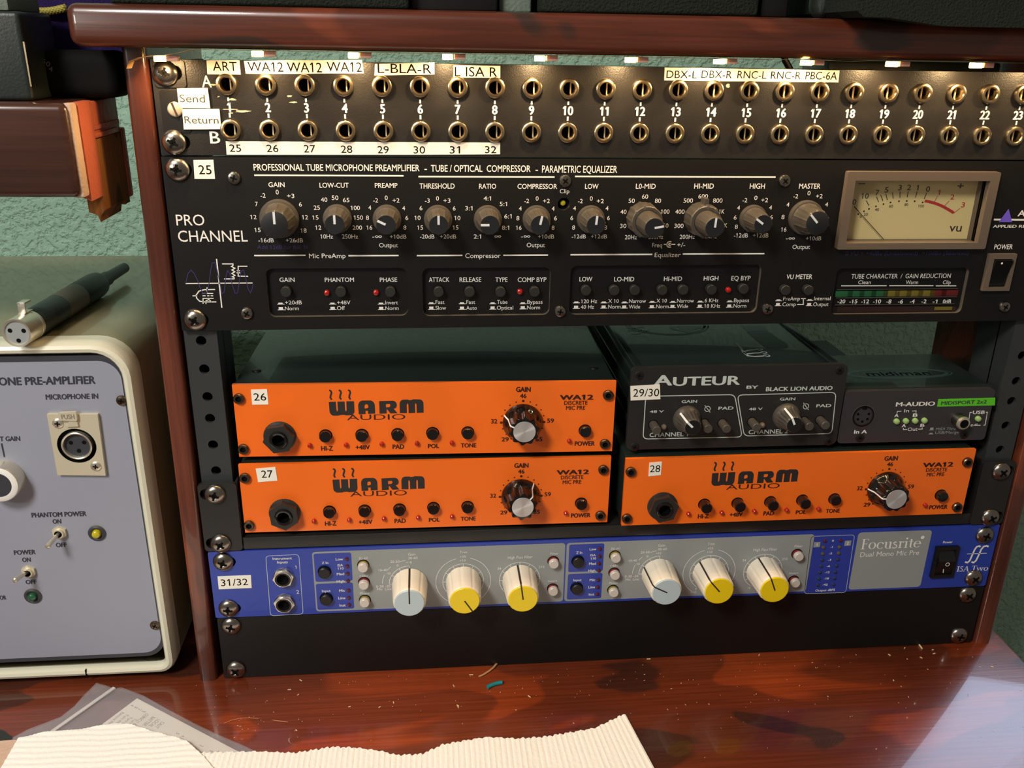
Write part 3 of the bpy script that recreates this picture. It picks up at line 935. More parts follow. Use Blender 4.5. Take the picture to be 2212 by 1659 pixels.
for x, z in ((56.06,243.08), (84.04,242.84), (109.55,242.61), (134.71,242.39), (151.02,242.25), (167.37,242.1), (185.52,242.07), (213.17,242.5), (228.47,242.37), (239.67,242.41), (254.67,242.28), (266.19,242.31), (281.8,242.3), (299.7,242.54)):
    inst('push_button', bm_, cs, x, 2.3, z)
for x, z in ((322.39,242.22), (335.31,242.11)):
    inst('push_button', bm_, cs, x, 0, z)
rl = led_mesh(1.55, 2.0, 'redled')
for x, z in ((76.66,241.75), (102.04,241.65), (177.92,241.48), (292.02,241.42)):
    inst('red_led', rl, cs, x, 2.3, z)
m = MB()
m.lathe([(3.2, -0.05, 'knob'), (3.2, 3, 'void'), (0.01, 3.2, 'void')], 24)
cx_, cz_ = 199.5,288.21
inst('clip_well', m.mesh('clip_well'), cs, cx_, 0, cz_)
inst('clip_lamp', led_mesh(1.5, 1.2, 'yelled'), cs, cx_ - 0.2, 2.6, cz_ + 0.2)


def ridges(a):
    t = (a * 10 / (2 * pi)) % 1
    return 1.0 if t < 0.16 or t > 0.97 else 0.0


def strip_knob(r):
    k = r / 9.7
    b = MB()
    b.lathe([(9.7 * k, 0, 'knob'), (9.7 * k, -2.0, 'knob'), (9.3 * k, -2.9, 'knob'), (8.3 * k, -3.1, 'knob'), (7.6 * k, -4.2, 'knob', .06), (7.15 * k, -9, 'knob', .07), (6.7 * k, -15.2, 'knob', .07), (6.4 * k, -16, 'knob')], 72, mod=ridges)
    c = MB()
    c.lathe([(6.4 * k, -16, 'knobtop'), (6.2 * k, -16.1, 'knobtop'), (0.01, -16.05, 'knobtop')], 40)
    p = MB()
    p.box(-0.55, 0.55, -16.3, -16, 0.2, 6.1 * k, 'pwhite')
    return b.mesh('control_knob'), c.mesh('cap'), p.mesh('pointer')


big, small, mid = strip_knob(9.7), strip_knob(7.2), strip_knob(9.2)
for (x, z), ang, kk in (((55.64,280.93), 0, big), ((84.36,280.91), 0, small), ((109.17,280.71), -64, small), ((134.96,280.56), 0, small), ((160.31,280.48), -90, small), ((185.45,280.45), 12, small), ((213.74,280.43), 5, small), ((300.31,280.74), -55, small), ((329.02,281.23), -44, mid)):
    k = inst('control_knob', kk[0], cs, x, 0, z, radians(ang))
    for nm, me in (('cap', kk[1]), ('pointer', kk[2])):
        inst(nm, me, k, 0, 0, 0)
# dual concentric mid-band knobs
m = MB()
m.lathe([(8.5, 0, 'knob', .05), (8.3, -6, 'knob', .06), (8.1, -10.5, 'knob', .06), (7.7, -11, 'knob'), (6.2, -11, 'void'), (6.2, -9, 'void'), (0.01, -9, 'void')], 72, mod=ridges)
m.prism([(-1.2, 6.5), (1.2, 6.5), (1.0, 11.3), (-1.0, 11.3)], -8.5, -1.0, 'knob')
outer = m.mesh('outer_knob')
m = MB()
m.lathe([(6.0, -10, 'knob'), (5.9, -13, 'knob', .03), (5.6, -19, 'knob', .04), (5.2, -25, 'knob', .04), (4.9, -25.6, 'knob')], 72, mod=ridges)
inner = m.mesh('inner_knob')
m = MB()
m.lathe([(4.9, -25.6, 'knobtop'), (4.7, -25.75, 'knobtop'), (0.01, -25.7, 'knobtop')], 36)
icap = m.mesh('cap')
iptr = MB().box(-0.5, 0.5, -25.95, -25.6, 0.1, 4.7, 'pwhite').mesh('pointer')
for (x, z), oa, ia in (((241.21,280.8), 128, 80), ((271.9,280.89), 2, 3)):
    inst('outer_knob', outer, cs, x, 0, z, radians(oa))
    k = inst('inner_knob', inner, cs, x, 0, z, radians(ia))
    inst('cap', icap, k, 0, 0, 0)
    inst('pointer', iptr, k, 0, 0, 0)

# needle meter
m = MB()
xo0, xo1, zo0, zo1 = 347.6, 431.6, 264.6, 305.6
xi0, xi1, zi0, zi1 = 352.2, 426.6, 268.0, 301.0
O = [(xo0, zo0), (xo1, zo0), (xo1, zo1), (xo0, zo1)]
m.prism(rrect(xo0, xo1, zo0, zo1, 0.8, 2), -3.6, 0, 'bezel', [[(xi0, zi0), (xi1, zi0), (xi1, zi1), (xi0, zi1)]])
m.prism([(xi0 - .4, zi0 - .4), (xi1 + .4, zi0 - .4), (xi1 + .4, zi1 + .4), (xi0 - .4, zi1 + .4)], 0, 7.2, 'bezel', [[(xi0, zi0), (xi1, zi0), (xi1, zi1), (xi0, zi1)]])
vu = part('needle_meter', m, cs)
m = MB()
m.box(xi0 - .2, xi1 + .2, 7.0, 7.6, zi0 - .2, zi1 + .2, 'dial')
y = 6.9
for st, c, mt_ in (('20', (357.38,288.18,4.15,2.83), 'inkblk'), ('10', (363.94,291.38,4.09,2.69), 'inkblk'), ('7', (370.5,293.18,1.98,2.75), 'inkblk'), ('5', (375.46,294.69,2.11,2.75), 'inkblk'), ('3', (382.83,295.83,2.05,2.75), 'inkblk'), ('2', (387.87,295.96,2.26,2.75), 'inkblk'), ('1', (392.68,295.85,1.2,2.75), 'inkblk'), ('0', (398.77,295.14,2.2,2.82), 'inkblk'),
                   ('1', (405.33,293.4,1.41,2.58), 'redprint'), ('2', (413.44,290.95,2.29,2.72), 'redprint'), ('3', (420.5,286.73,2.1,2.68), 'redprint'), ('vu', (418.77,274.37,7.23,4.55), 'line'), ('+', (416.9,296.82,3.69,3.58), 'ink'), ('20', (365.99,281.51,2.26,1.53), 'inkblk'), ('40', (371.8,284.08,2.26,1.46), 'inkblk'), ('60', (379.52,285.98,2.13,1.46), 'inkblk'), ('80', (388.04,286.84,2.14,1.39), 'inkblk'), ('100', (396.55,286.05,3.35,1.46), 'inkblk'), ('0', (363.33,280.3,1.06,1.4), 'inkblk')):
    m.text(mt_, st, *c, y, 0.008 if len(st) < 3 else 0.0)
m.stroke([(359.05,297.88),(362.92,297.9)], 0.45, y, 'inkblk')
for a, b in (([(358.63,285.94),(361.42,283.41)]), ([(364.93,289.03),(366.98,286.26)]), ([(370.33,291.11),(372.09,288.16)]), ([(372.63,291.93),(374.37,288.79)]), ([(375.37,292.56),(376.81,289.3)]), ([(379.01,293.32),(379.99,290.06)]), ([(383.16,293.83),(383.71,290.44)]), ([(387.78,293.96),(387.79,290.69)]), ([(392.86,293.85),(392.48,290.57)]), ([(398.34,293.1),(397.57,289.82)])):
    m.stroke([a, b], 0.42, y, 'inkblk')
for a, b in (([(405.04,291.66),(403.7,288.31)]), ([(412.13,288.83),(409.84,286.15)]), ([(419.09,284.88),(416.07,282.13)])):
    m.stroke([a, b], 0.3, y, 'redprint')
m.stroke([(398.1,288.81),(400.3,288.5),(403.82,287.68),(407.41,286.53),(411.11,284.88),(414.89,282.96),(415.97,282.32)], 1.5, y - 0.02, 'redprint')
for x, z in ((361.7,281.7), (364.64,283.22), (367.28,284.49), (370.96,285.88), (375,287.09), (378.83,287.97), (383.51,288.61), (387.87,288.8), (392.45,288.62), (397.04,288.05)):
    m.flat(circ(x, z, 0.5, 10), y, 'inkblk')
part('dial_face', m, vu)
m = MB()
a, b = [(357.78,286.08),(377.38,268.38)]
d = Vector((b[0] - a[0], b[1] - a[1])).normalized()
nn = Vector((-d.y, d.x)) * 0.16
m.prism([(a[0] - nn.x, a[1] - nn.y), (b[0] - nn.x, b[1] - nn.y), (b[0] + nn.x, b[1] + nn.y), (a[0] + nn.x, a[1] + nn.y)], 4.9, 5.1, 'void')
part('needle', m, vu)
part('glass_pane', MB().box(xi0 + .05, xi1 - .05, 0.9, 1.6, zi0 + .05, zi1 - .05, 'pane'), vu)

# rocker switch
m = MB()
m.prism([(436.0, 240.6), (451.8, 240.6), (451.8, 261.4), (436.0, 261.4)], -2.4, 0, 'bezel', [[(439.0, 242.6), (449.6, 242.6), (449.6, 258.6), (439.0, 258.6)]])
sw = part('power_switch', m, cs)
m = MB()
m.add([(439.2, 0, 258.4), (449.4, 0, 258.4), (449.4, -4.0, 258.2), (439.2, -4.0, 258.2), (439.2, -1.6, 249.5), (449.4, -1.6, 249.5), (439.2, -0.6, 243), (449.4, -0.6, 243), (439.2, 0.5, 242.7), (449.4, 0.5, 242.7)],
      [[0, 1, 2, 3][::-1], [3, 2, 5, 4][::-1], [4, 5, 7, 6][::-1], [6, 7, 9, 8][::-1], [3, 4, 6, 8, 0], [1, 9, 7, 5, 2]], 'gloss')
m.lathe([(0.6, -3.9, 'pwhite'), (0.01, -4.1, 'pwhite')], 10, 442.89,256.6)
part('rocker', m, sw)

# bar-graph window
m = MB()
m.flat(lmw, 2.6, 'panel')
y = 2.5
for st, c, b in (('TUBE CHARACTER  /  GAIN REDUCTION', (389.94,248.27,57.59,2.53), 0.0), ('Clean', (369.26,244.93,7.26,2.07), 0), ('Warm', (396.79,244.71,7.13,2.08), 0), ('Clip', (417.21,244.55,4.63,2.09), 0)):
    m.text('white', st, *c, y, b)
for a, b in (([(356.14,243),(382.36,242.85)]), ([(383.87,242.84),(409.7,242.63)]), ([(411.09,242.55),(423.14,242.45)])):
    m.stroke([a, b], 0.5, y, 'white')
for i, (st, c) in enumerate((('-20', (357.67,234.12,4.36,2.17)), ('-15', (364.59,234.05,4.57,2.17)), ('-12', (371.42,233.98,4.45,2.17)), ('-10', (378.38,233.91,4.53,2.18)), ('-8', (385.26,233.85,2.89,2.18)), ('-6', (392.15,233.78,2.9,2.18)), ('-4', (398.99,233.71,2.77,2.18)), ('-2', (405.89,233.64,2.85,2.19)), ('-1', (412.45,233.57,2.64,2.19)), ('0dB', (419.53,233.5,4.81,2.19)))):
    m.text('white', st, *c, y, 0.015)
m.flat([(355.77,231.03),(424.84,230.57),(425.47,227.53),(355.91,227.9)], y, 'smoke')
lm = part('level_display', m, cs)
sgm = {}
for mt_ in ('grngreen', 'yelbar', 'redbar'):
    sgm[mt_] = MB().box(-5.0, 5.0, -0.7, 0.4, -1.7, 1.7, mt_, 0.2).mesh('segment')
for i in range(10):
    xx, zz = (358.25,238.48)
    x1_, z1_ = (419.68,238.47)
    inst('segment', sgm['grngreen' if i < 4 else 'yelbar' if i < 8 else 'redbar'], lm, xx + (x1_ - xx) * i / 9, 2.4, (zz + z1_) / 2)
m = MB()
for a, b in (([(353.38,241.37),(423.5,241.03)]), ([(353.57,232.64),(423.36,232.33)]), ([(353.61,236.82),(423.96,236.15)])):
    zc = (a[1] + b[1]) / 2
    m.box(a[0], b[0], 1.2, 2.5, zc - 0.2, zc + 0.2, 'chrome')
m.box(412.8, 423.0, 1.9, 2.6, *sorted(([(417.21,228.59),(422.41,230.46)][0][1], [(417.21,228.59),(422.41,230.46)][1][1])), 'yelbar')
part('bar_trim', m, lm)

for (x, z), t in (((35.35,300.83), 0.3), ((35.41,231.74), 0.6), ((199.66,299.91), 0.7), ((199.58,230.93), 0.2), ((315.14,300.28), 0.75), ((314.46,231.02), 0.3), ((452.46,230.86), 0.5)):
    inst('panel_screw', PS, cs, x, 0, z, t)
inst('rack_screw', RS, cs, 8.75, 0, 304.9, 0.2)
inst('rack_screw', RS, cs, 8.75, 0, 228.5, 0.55)
sticker(cs, [(16.79,309.35),(26.24,309.51),(26.1,300.4),(16.37,300.37)], [('25', 21.8,304.78,6.13,4.27)], 0, what='white label printed 25')

# ------------------------------------------------------------------ shelf tray across the rack
rs = thing('rack_shelf', 'black steel rack shelf carrying the orange preamps, screwed in by its ears', 'rack shelf', (240, 60, 90))
m = MB()
m.box(21, 462, 0.6, 190, 96.8, 98.0, 'shelfm')
m.box(21, 462, 0, 1.4, 90.4, 98.0, 'shelfm', 0.5)
part('tray', m, rs)
for x0, x1, xs, xf_, nm in ((-0.5, 20.6, 5.2, 19.6, 'left'), (461.6, 482.8, 477.4, 461.8, 'right')):
    m = MB()
    m.prism(rrect(x0, x1, 90.2, 133.4, 2.2), -0.6, 1.8, 'shelfm', [slot(xs, 127.0, 9.6, 6.8), slot(xs, 95.6, 9.6, 6.8)])
    m.box(min(xf_, xf_ + 1.2), max(xf_, xf_ + 1.2), 1.8, 150, 90.2, 133.4, 'shelfm')
    part('mounting_ear', m, rs, nm + ' screw ear of the shelf')
for x, t in ((8.75, .3), (473.85, .7)):
    inst('rack_screw', RS, rs, x, -0.6, 127.0, t)
    inst('rack_screw', RS, rs, x, -0.6, 95.3, t + 0.35)

# ------------------------------------------------------------------ three orange half-width preamps
WM = {}


def lobes(a):
    return cos(a * 10)


def logo_letters(m, x0, x1, z0, z1, y):
    """the heavy rounded four-letter wordmark, drawn from blocks"""
    h = z1 - z0
    s = (x1 - x0) / 812.0

    def X(v):
        return x0 + (v - 1303) * s

    def Z(v):
        return z1 - (v - 728) / 122.0 * h

    def poly(pts, holes=()):
        m.flat([(X(a), Z(b)) for a, b in pts], y, 'inkblk', [[(X(a), Z(b)) for a, b in q] for q in holes])

    def bow(cx, cy, rx, ry, a0, a1, n=8):
        return [(cx + rx * cos(radians(a0 + (a1 - a0) * k / n)), cy + ry * sin(radians(a0 + (a1 - a0) * k / n))) for k in range(n + 1)]
    # w
    poly([(1303, 742), (1363, 740), (1364, 806), (1370, 820), (1377, 806), (1377, 740), (1438, 740), (1438, 806), (1445, 820), (1452, 806), (1453, 738), (1518, 738)] + bow(1480, 815, 38, 34, 0, 90) + bow(1445, 815, 35, 34, 90, 120, 3) + bow(1375, 815, 34, 36, 60, 90, 3) + bow(1343, 815, 38, 36, 90, 180))
    # a
    poly([(1554, 842)] + bow(1592, 776, 40, 42, 180, 270) + bow(1655, 776, 40, 42, 270, 360) + [(1695, 838), (1634, 840), (1634, 815), (1612, 815), (1612, 841)], [[(1606, 796), (1606, 776), (1614, 764), (1632, 764), (1638, 776), (1638, 790), (1622, 796)]])
    # r
    poly([(1733, 840), (1733, 740), (1840, 738)] + bow(1850, 772, 34, 34, 270, 400, 8) + [(1856, 802), (1888, 837), (1826, 838), (1800, 805), (1794, 805), (1794, 838)], [[(1790, 790), (1790, 764), (1822, 762), (1830, 774), (1820, 788)]])
    # m
    poly([(1908, 836)] + bow(1944, 766, 36, 36, 180, 270) + bow(1975, 766, 30, 36, 270, 300, 3) + bow(2030, 764, 30, 36, 240, 270, 3) + bow(2080, 764, 34, 34, 270, 360) + [(2114, 835), (2054, 836), (2054, 770), (2047, 757), (2040, 770), (2040, 836), (1984, 837), (1984, 772), (1976, 758), (1969, 772), (1969, 837)])
    # three wisps of steam
    for cx in (1325, 1406, 1485):
        m.stroke([(X(cx - 12), Z(650)), (X(cx + 2), Z(657)), (X(cx + 6), Z(672)), (X(cx - 2), Z(690)), (X(cx - 6), Z(708)), (X(cx + 4), Z(724))], 15 * s, y, 'inkblk')


def orange_preamp(label, loc, rot, ang, stick, txt, press, gap=2.6):
    U = thing('microphone_preamp', label, 'microphone preamp', loc, 'orange half-width preamps on the shelf', rot)
    WL[U] = Vector((0, 0, 147))
    if not WM:
        m = MB()
        m.prism([(0, 147), (210.2, 147), (210.2, 190), (0, 190)], 0, 2.2, 'orange')
        y = -0.1
        logo_letters(m, *((lambda a, b: (a[0], b[0], b[1], a[1]))(*[(51.16,180.54),(102.94,171.33)])), y)
        I = 'ink'
        for st, c, b in (('AUDIO', (76.62,170.09,32.22,3.18), 0.0), ('HI-Z', (48.59,151.45,6.35,2.75), 0.04), ('+48V', (68.44,151.77,7.69,2.61), 0.04), ('PAD', (88.32,151.85,6.29,2.69), 0.04), ('POL', (108.06,151.94,6.06,2.47), 0.04), ('TONE', (127.81,152.01,8.52,2.48), 0.04), ('GAIN', (158.24,185.71,7.93,2.81), 0.045), ('46', (158.24,181.86,3.45,2.51), 0.03), ('32', (142.17,166.66,3.35,2.56), 0.03), ('59', (173.99,166.64,3.68,2.51), 0.03), ('29', (148.48,155.46,3.92,2.47), 0.03), ('65', (167.78,155.16,3.71,2.48), 0.03), ('WA12', (188.21,180.63,18.42,2.78), 0.045), ('DISCRETE', (187.96,177.34,13.08,2.28), 0.02), ('MIC PRE', (187.94,174.26,10.79,2.36), 0.02), ('POWER', (194.13,152.09,11.35,2.7), 0.045)):
            m.text(I, st, *c, y, b)
        kx, kz, _ = 158.3,166.57,11.82
        for k in range(-8, 9):
            a = k * 150 / 8
            m.flat(circ(kx + 12.2 * sin(radians(a)), kz + 12.2 * cos(radians(a)) * 1.0, 0.75 if k in (0, -5, 5, 8, -8) else 0.42, 10), y, I)
        WM['front_panel'] = m.mesh('front_panel', (0, 0, 147))
        m = MB()
        m.box(0.5, 209.7, 2.4, 205, 147.6, 189.8, 'chassis', 0.6)
        WM['case'] = m.mesh('case', (0, 0, 147))
        WM['foot'] = MB().lathe([(5, 0, 'dark'), (5, 1, 'dark'), (0.01, 1, 'dark')], 16).mesh('foot')
        m = MB()
        m.lathe([(8.9, 0, 'btn'), (8.9, -1.0, 'btn'), (7.6, -1.5, 'btn')], 36)
        hx = [(8.7 * sin(radians(60 * k + 20)), 8.7 * cos(radians(60 * k + 20))) for k in range(6)][::-1]
        m.prism(hx, -5.2, -1.0, 'btn', [circ(0, 0, 5.0, 24)])
        m.lathe([(5.0, -5.2, 'void'), (5.0, -3.6, 'dark'), (4.75, -6.2, 'gloss'), (4.3, -6.4, 'gloss'), (3.4, -6.2, 'gloss'), (3.2, -3, 'void'), (3.2, -0.3, 'void'), (0.01, -0.3, 'void')], 28)
        WM['input_jack'] = m.mesh('input_jack')
        WM['btn_in'] = button_mesh(3.3, 3.2, 'gloss', 'void', 1.12, 0.5)
        WM['btn_out'] = button_mesh(3.3, 5.8, 'gloss', 'void', 1.12, 0.5)
        WM['led'] = led_mesh(1.35, 2.2, 'redled')
        m = MB()
        m.lathe([(11.3, -0.3, 'gloss'), (11.3, -1.2, 'gloss'), (10.6, -2.6, 'gloss'), (9.6, -4.4, 'gloss'), (8.9, -5.2, 'gloss', .05), (8.6, -6, 'gloss', .075), (8.0, -12.4, 'gloss', .085), (7.6, -13, 'gloss', .07), (6.2, -13.1, 'gloss')], 80, mod=lobes)
        WM['knob'] = m.mesh('gain_knob')
        m = MB()
        m.lathe([(6.2, -13.0, 'alu'), (6.15, -13.35, 'alu'), (0.01, -13.35, 'alu')], 40)
        WM['cap'] = m.mesh('cap')
        m = MB()
        for (y0, r0), (y1, r1) in (((-1.0, 11.5), (-2.6, 10.9)), ((-2.6, 10.9), (-5.2, 9.4)), ((-5.2, 9.4), (-12.4, 8.75)), ((-12.4, 8.75), (-13.3, 8.2)), ((-13.3, 8.2), (-13.3, 6.2))):
            m.add([(-.42, y0, r0), (.42, y0, r0), (.42, y1, r1), (-.42, y1, r1)], [[0, 3, 2, 1]], 'pwhite')
        WM['pointer'] = m.mesh('pointer')
        WM['topscrew'] = small_screw_mesh(2.6, 0.9, 'dark', 'none')
        WM['jx'] = ((23.28,159.32,8.57)[:2], [(48.38,158.94), (68.36,158.99), (88.2,159.12), (107.67,159.52), (127.4,159.61), (193.89,159.79)], [(39.33,153.55), (59.35,153.66), (79.15,153.85), (98.8,153.89), (118.42,153.92), (185.07,154.04)], [(3.07,182.22), (2.77,151.99), (205.87,181.94), (205.68,151.87)], (158.19,165.73))
    for nm in ('front_panel', 'case'):
        o = bpy.data.objects.new(nm, WM[nm])
        COL.objects.link(o)
        o.parent = U
    jk, btns, leds, scr, kc = WM['jx']
    inst('input_jack', WM['input_jack'], U, jk[0], 0, jk[1], radians(random.uniform(-25, 25)))
    for i, (x, z) in enumerate(btns):
        inst('push_button', WM['btn_out'] if press[i] else WM['btn_in'], U, x, 0, z + 0.5)
    for x, z in leds:
        inst('led', WM['led'], U, x, 0, z)
    for x, z in scr:
        inst('socket_screw', SS, U, x, 0, z)
    for x in (14, 196):
        for yy in (20, 180):
            o = inst('foot', WM['foot'], U, x, yy, 144.6)
            o.rotation_euler = (radians(-90), 0, 0)
            o.location.z = 0.0006
            o.scale = (1, gap + 0.55, 1)
    for x in (9, 201):
        o = inst('lid_screw', WM['topscrew'], U, x, 22, 189.8)
        o.rotation_euler = (radians(-90), 0, 0)
    k = inst('gain_knob', WM['knob'], U, kc[0], 0, kc[1], radians(ang))
    inst('cap', WM['cap'], k, 0, 0, 0, label='turned aluminium cap')
    inst('pointer', WM['pointer'], k, 0, 0, 0)
    sticker(U, stick, [txt], 0, what='white label printed ' + txt[0])
    return U


orange_preamp('orange mic preamp labelled 26, lying on top of another orange one', (22.7, 5, 147), -0.0238, -65, [(9.89,187.21),(18.53,187.39),(18.56,178.44),(9.88,178.41)], ('26', 14.35,182.98,6.64,4.26), (0, 0, 0, 0, 0, 0), 3.35)
orange_preamp('orange mic preamp labelled 27, lowest of the two stacked at left', (22.4, 1.5, 100.6), -0.008, 40, [(9.4, 187.6), (20.2, 188.4), (20.7, 179.9), (10.0, 179.2)], ('27', 15.3, 184.2, 6.2, 4.5), (0, 0, 0, 0, 0, 0))
orange_preamp('orange mic preamp labelled 28, under the two small black boxes', (239.2, -9, 103.0), 0.004, -86, [(13.6, 187.4), (20.8, 187.9), (20.9, 179.4), (13.7, 178.8)], ('28', 17.2, 183.6, 6.0, 4.4), (1, 1, 1, 1, 0, 0), 4.95)

# ------------------------------------------------------------------ small black two-channel preamp
Y = -4
au = thing('two_channel_preamp', 'small black brushed metal box with two fluted knobs, labelled 29/30', 'microphone preamp', (303, Y, 149))
m = MB()
fc = rrect(240.0, 364.5, 149.4, 199.3, 3.6)
m.prism(fc, Y, Y + 3, 'brushed')
y = Y - 0.08
a0 = 258.28,191.57,9.84,5.98
m.text('art', 'A', *a0, y, 0.03)
m.text('art', 'UTEUR', 283.17,190.8,37.89,5.11, y, 0.03, 0.0)
for st, c, b in (('BY', (309.94,186.54,6.5,1.75), 0.03), ('BLACK LION AUDIO', (337.57,185.07,38.86,2.37), 0.03), ('GAIN', (274.35,178.57,8.76,1.68), 0.02), ('GAIN', (331.51,178.87,8.81,1.7), 0.02), ('48 V', (256.09,172.87,7.94,1.38), 0.02), ('48 V', (313.47,173.13,7.97,1.47), 0.02), ('PAD', (295.98,174.03,8.65,1.85), 0.02), ('PAD', (353.51,174.24,8.69,1.79), 0.02), ('CHANNEL 1', (264.18,158.48,22.32,2.51), 0.01), ('CHANNEL 2', (322.73,158.79,23.5,2.54), 0.01)):
    m.text('art', st, *c, y, b)


def loop(pts, r=3.0):
    """rounded quad through the four corners"""
    out = []
    n = len(pts)
    for i in range(n):
        p, a, b = Vector(pts[i]), Vector(pts[i - 1]), Vector(pts[(i + 1) % n])
        u, v = (a - p).normalized(), (b - p).normalized()
        for k in range(6):
            t = k / 5
            q = (p + u * r) * (1 - t) ** 2 + p * 2 * t * (1 - t) + (p + v * r) * t * t
            out.append((q.x, q.y))
    return out


m.stroke(loop([(249.08,182.23),(300.13,182.21),(307.49,155.78),(249.37,156.05)]), 0.5, y, 'art', True)
m.stroke(loop([(301.77,181.88),(359.58,182.35),(360.97,156.61),(308.61,156.38)]), 0.5, y, 'art', True)
for x, z in ((285.28,173.81), (342.95,174.05)):
    m.stroke(arc(x, z, 1.6, 0, 360, 20)[:-1], 0.4, y, 'art', True)
    m.stroke([(x - 1.8, z + 2.2), (x + 1.8, z - 2.2)], 0.4, y, 'art')
part('front_panel', m, au)
m = MB()
m.prism(rrect(243.5, 361.5, 150.6, 197.2, 1.5), Y + 3, 165, 'chassis')
for x in (243.2, 357.2):
    m.box(x, x + 4.6, Y + 3, 165, 196.2, 198.4, 'chassis', 0.8)
for z in (160, 170, 180, 190):
    m.box(242.8, 244, Y + 3, 165, z, z + 4, 'chassis', 0.5)
# printed artwork on the lid: a double ring, circuit traces and a half worn plate
TZ = 197.3


def lid(poly, mt, holes=()):
    loops = [list(poly)] + [list(h) for h in holes]
    fl = [p for l in loops for p in l]
    tr = tessellate_polygon([[Vector((p[0], p[1], 0)) for p in l] for l in loops])
    m.add([(p[0], p[1], TZ) for p in fl], [list(t) for t in tr], mt)


def lidstroke(pts, wd, mt):
    s = MB().stroke(pts, wd, 0, mt)
    m.add([(v[0], v[2], TZ) for v in s.v], s.f, mt)


lc = (282.0, 82.0)
for r, wd in ((27, 0.9), (24.6, 1.4)):
    lidstroke([(lc[0] + r * cos(radians(t)), lc[1] + r * 0.86 * sin(radians(t))) for t in range(-178, 3, 6)], wd, 'ghost')
lid([(283,77.6),(308.5,76.6),(307.2,72.9),(302,72),(295.8,69.1),(291.9,63.1),(283.9,68.8),(282,72.3)], 'art', [[(286.1,73.7),(289.2,74.7),(287.9,71),(285.4,70.6)]])
for p in ([(254,74),(256.9,72.6),(260,73.8),(262.9,75.8),(265.9,74.6)], [(253.8,68.3),(256.6,69.2),(260.1,67.2),(263.1,69.7),(266.7,67.7)], [(254.2,62.3),(258.9,61.9),(262.1,65.3),(265.5,66.2)]):
    lidstroke(p, 1.1, 'ghost')
for p in ([(314.8,44.1),(314.7,33.6),(313.5,25.4),(317.9,28.2),(323.6,29.1)], [(313.5,25.4),(314.2,21.5),(319,22.9),(324.9,23.3)], [(313.5,24.5),(314,18.2),(317.7,16.9),(324.7,17.7)]):
    lidstroke(p, 1.5, 'art')
for x, yy in [(324.9,29.5),(325.6,23.7),(325.2,18.1)]:
    lidstroke([(x + 1.6 * cos(t * pi / 6), yy + 1.6 * sin(t * pi / 6)) for t in range(13)], 0.9, 'art')
lid([(330.2,76.2),(345.1,76.7),(343.1,64.5),(335.5,64.3),(329.3,63)], 'art')
lid([(328.9,62),(343.2,63),(345.4,37.4),(344,32.3),(340.6,31.1),(330.5,32.2),(329.5,37)], 'ghost')
part('case', m, au)
m = MB()
m.lathe([(8.0, 0, 'knob'), (7.9, -1.4, 'knob'), (7.2, -2.6, 'knob'), (6.3, -3.6, 'knob', .03), (5.4, -8, 'knob', .05), (4.9, -12.0, 'knob', .04), (4.4, -12.6, 'gloss'), (0.01, -12.6, 'gloss')], 64, mod=lambda a: cos(a * 16))
ak = m.mesh('gain_knob')
m = MB()
for (y0, r0), (y1, r1) in (((-3.2, 7.0), (-4.0, 6.6)), ((-4.0, 6.6), (-12.3, 5.3)), ((-12.3, 5.3), (-12.8, 4.6)), ((-12.8, 4.6), (-12.8, 0.2))):
    m.add([(-.6, y0, r0), (.6, y0, r0), (.6, y1, r1), (-.6, y1, r1)], [[0, 3, 2, 1]], 'pwhite')
ap = m.mesh('pointer')
for (x, z), a in (((273.73,168.06), -46), ((331.99,168.23), -25)):
    k = inst('gain_knob', ak, au, x, Y, z, radians(a))
    inst('pointer', ap, k, 0, 0, 0)
ab = button_mesh(2.5, 8.5, 'knob', 'void', 1.2, 0.3)
for x, z in ((254.68,164.8), (284.16,165.01), (294.83,164.75), (312.12,165.19), (343.03,164.99), (352.42,165.39)):
    inst('push_button', ab, au, x, Y, z)
al = led_mesh(1.5, 2.6, 'bezel')
for x, z in ((260.87,163.56), (318.36,163.23)):
    inst('led', al, au, x, Y, z)
fs = small_screw_mesh(2.7, 0.5, 'dark')
for (x, z), t in (((244.44,194.59), .1), ((359.67,195.7), .6), ((244.9,151.14), .4), ((359.9,151.67), .2)):
    inst('panel_screw', fs, au, x, Y, z, t)
fm = MB().lathe([(4, 0, 'dark'), (4, 3.6, 'dark'), (0.01, 3.6, 'dark')], 16).mesh('foot')
for x in (254, 350):
    for yy in (12, 150):
        o = inst('foot', fm, au, x, yy, 146.9)
        o.rotation_euler = (radians(-90), 0, 0)
        o.location.z = (149.6 - 149) * MM
sticker(au, [(239.89,188.58),(256.54,189.29),(257.52,180.38),(240.67,179.91)], [('29/30', 249.14,184.49,14.71,4.52)], Y, what='white label printed 29/30')

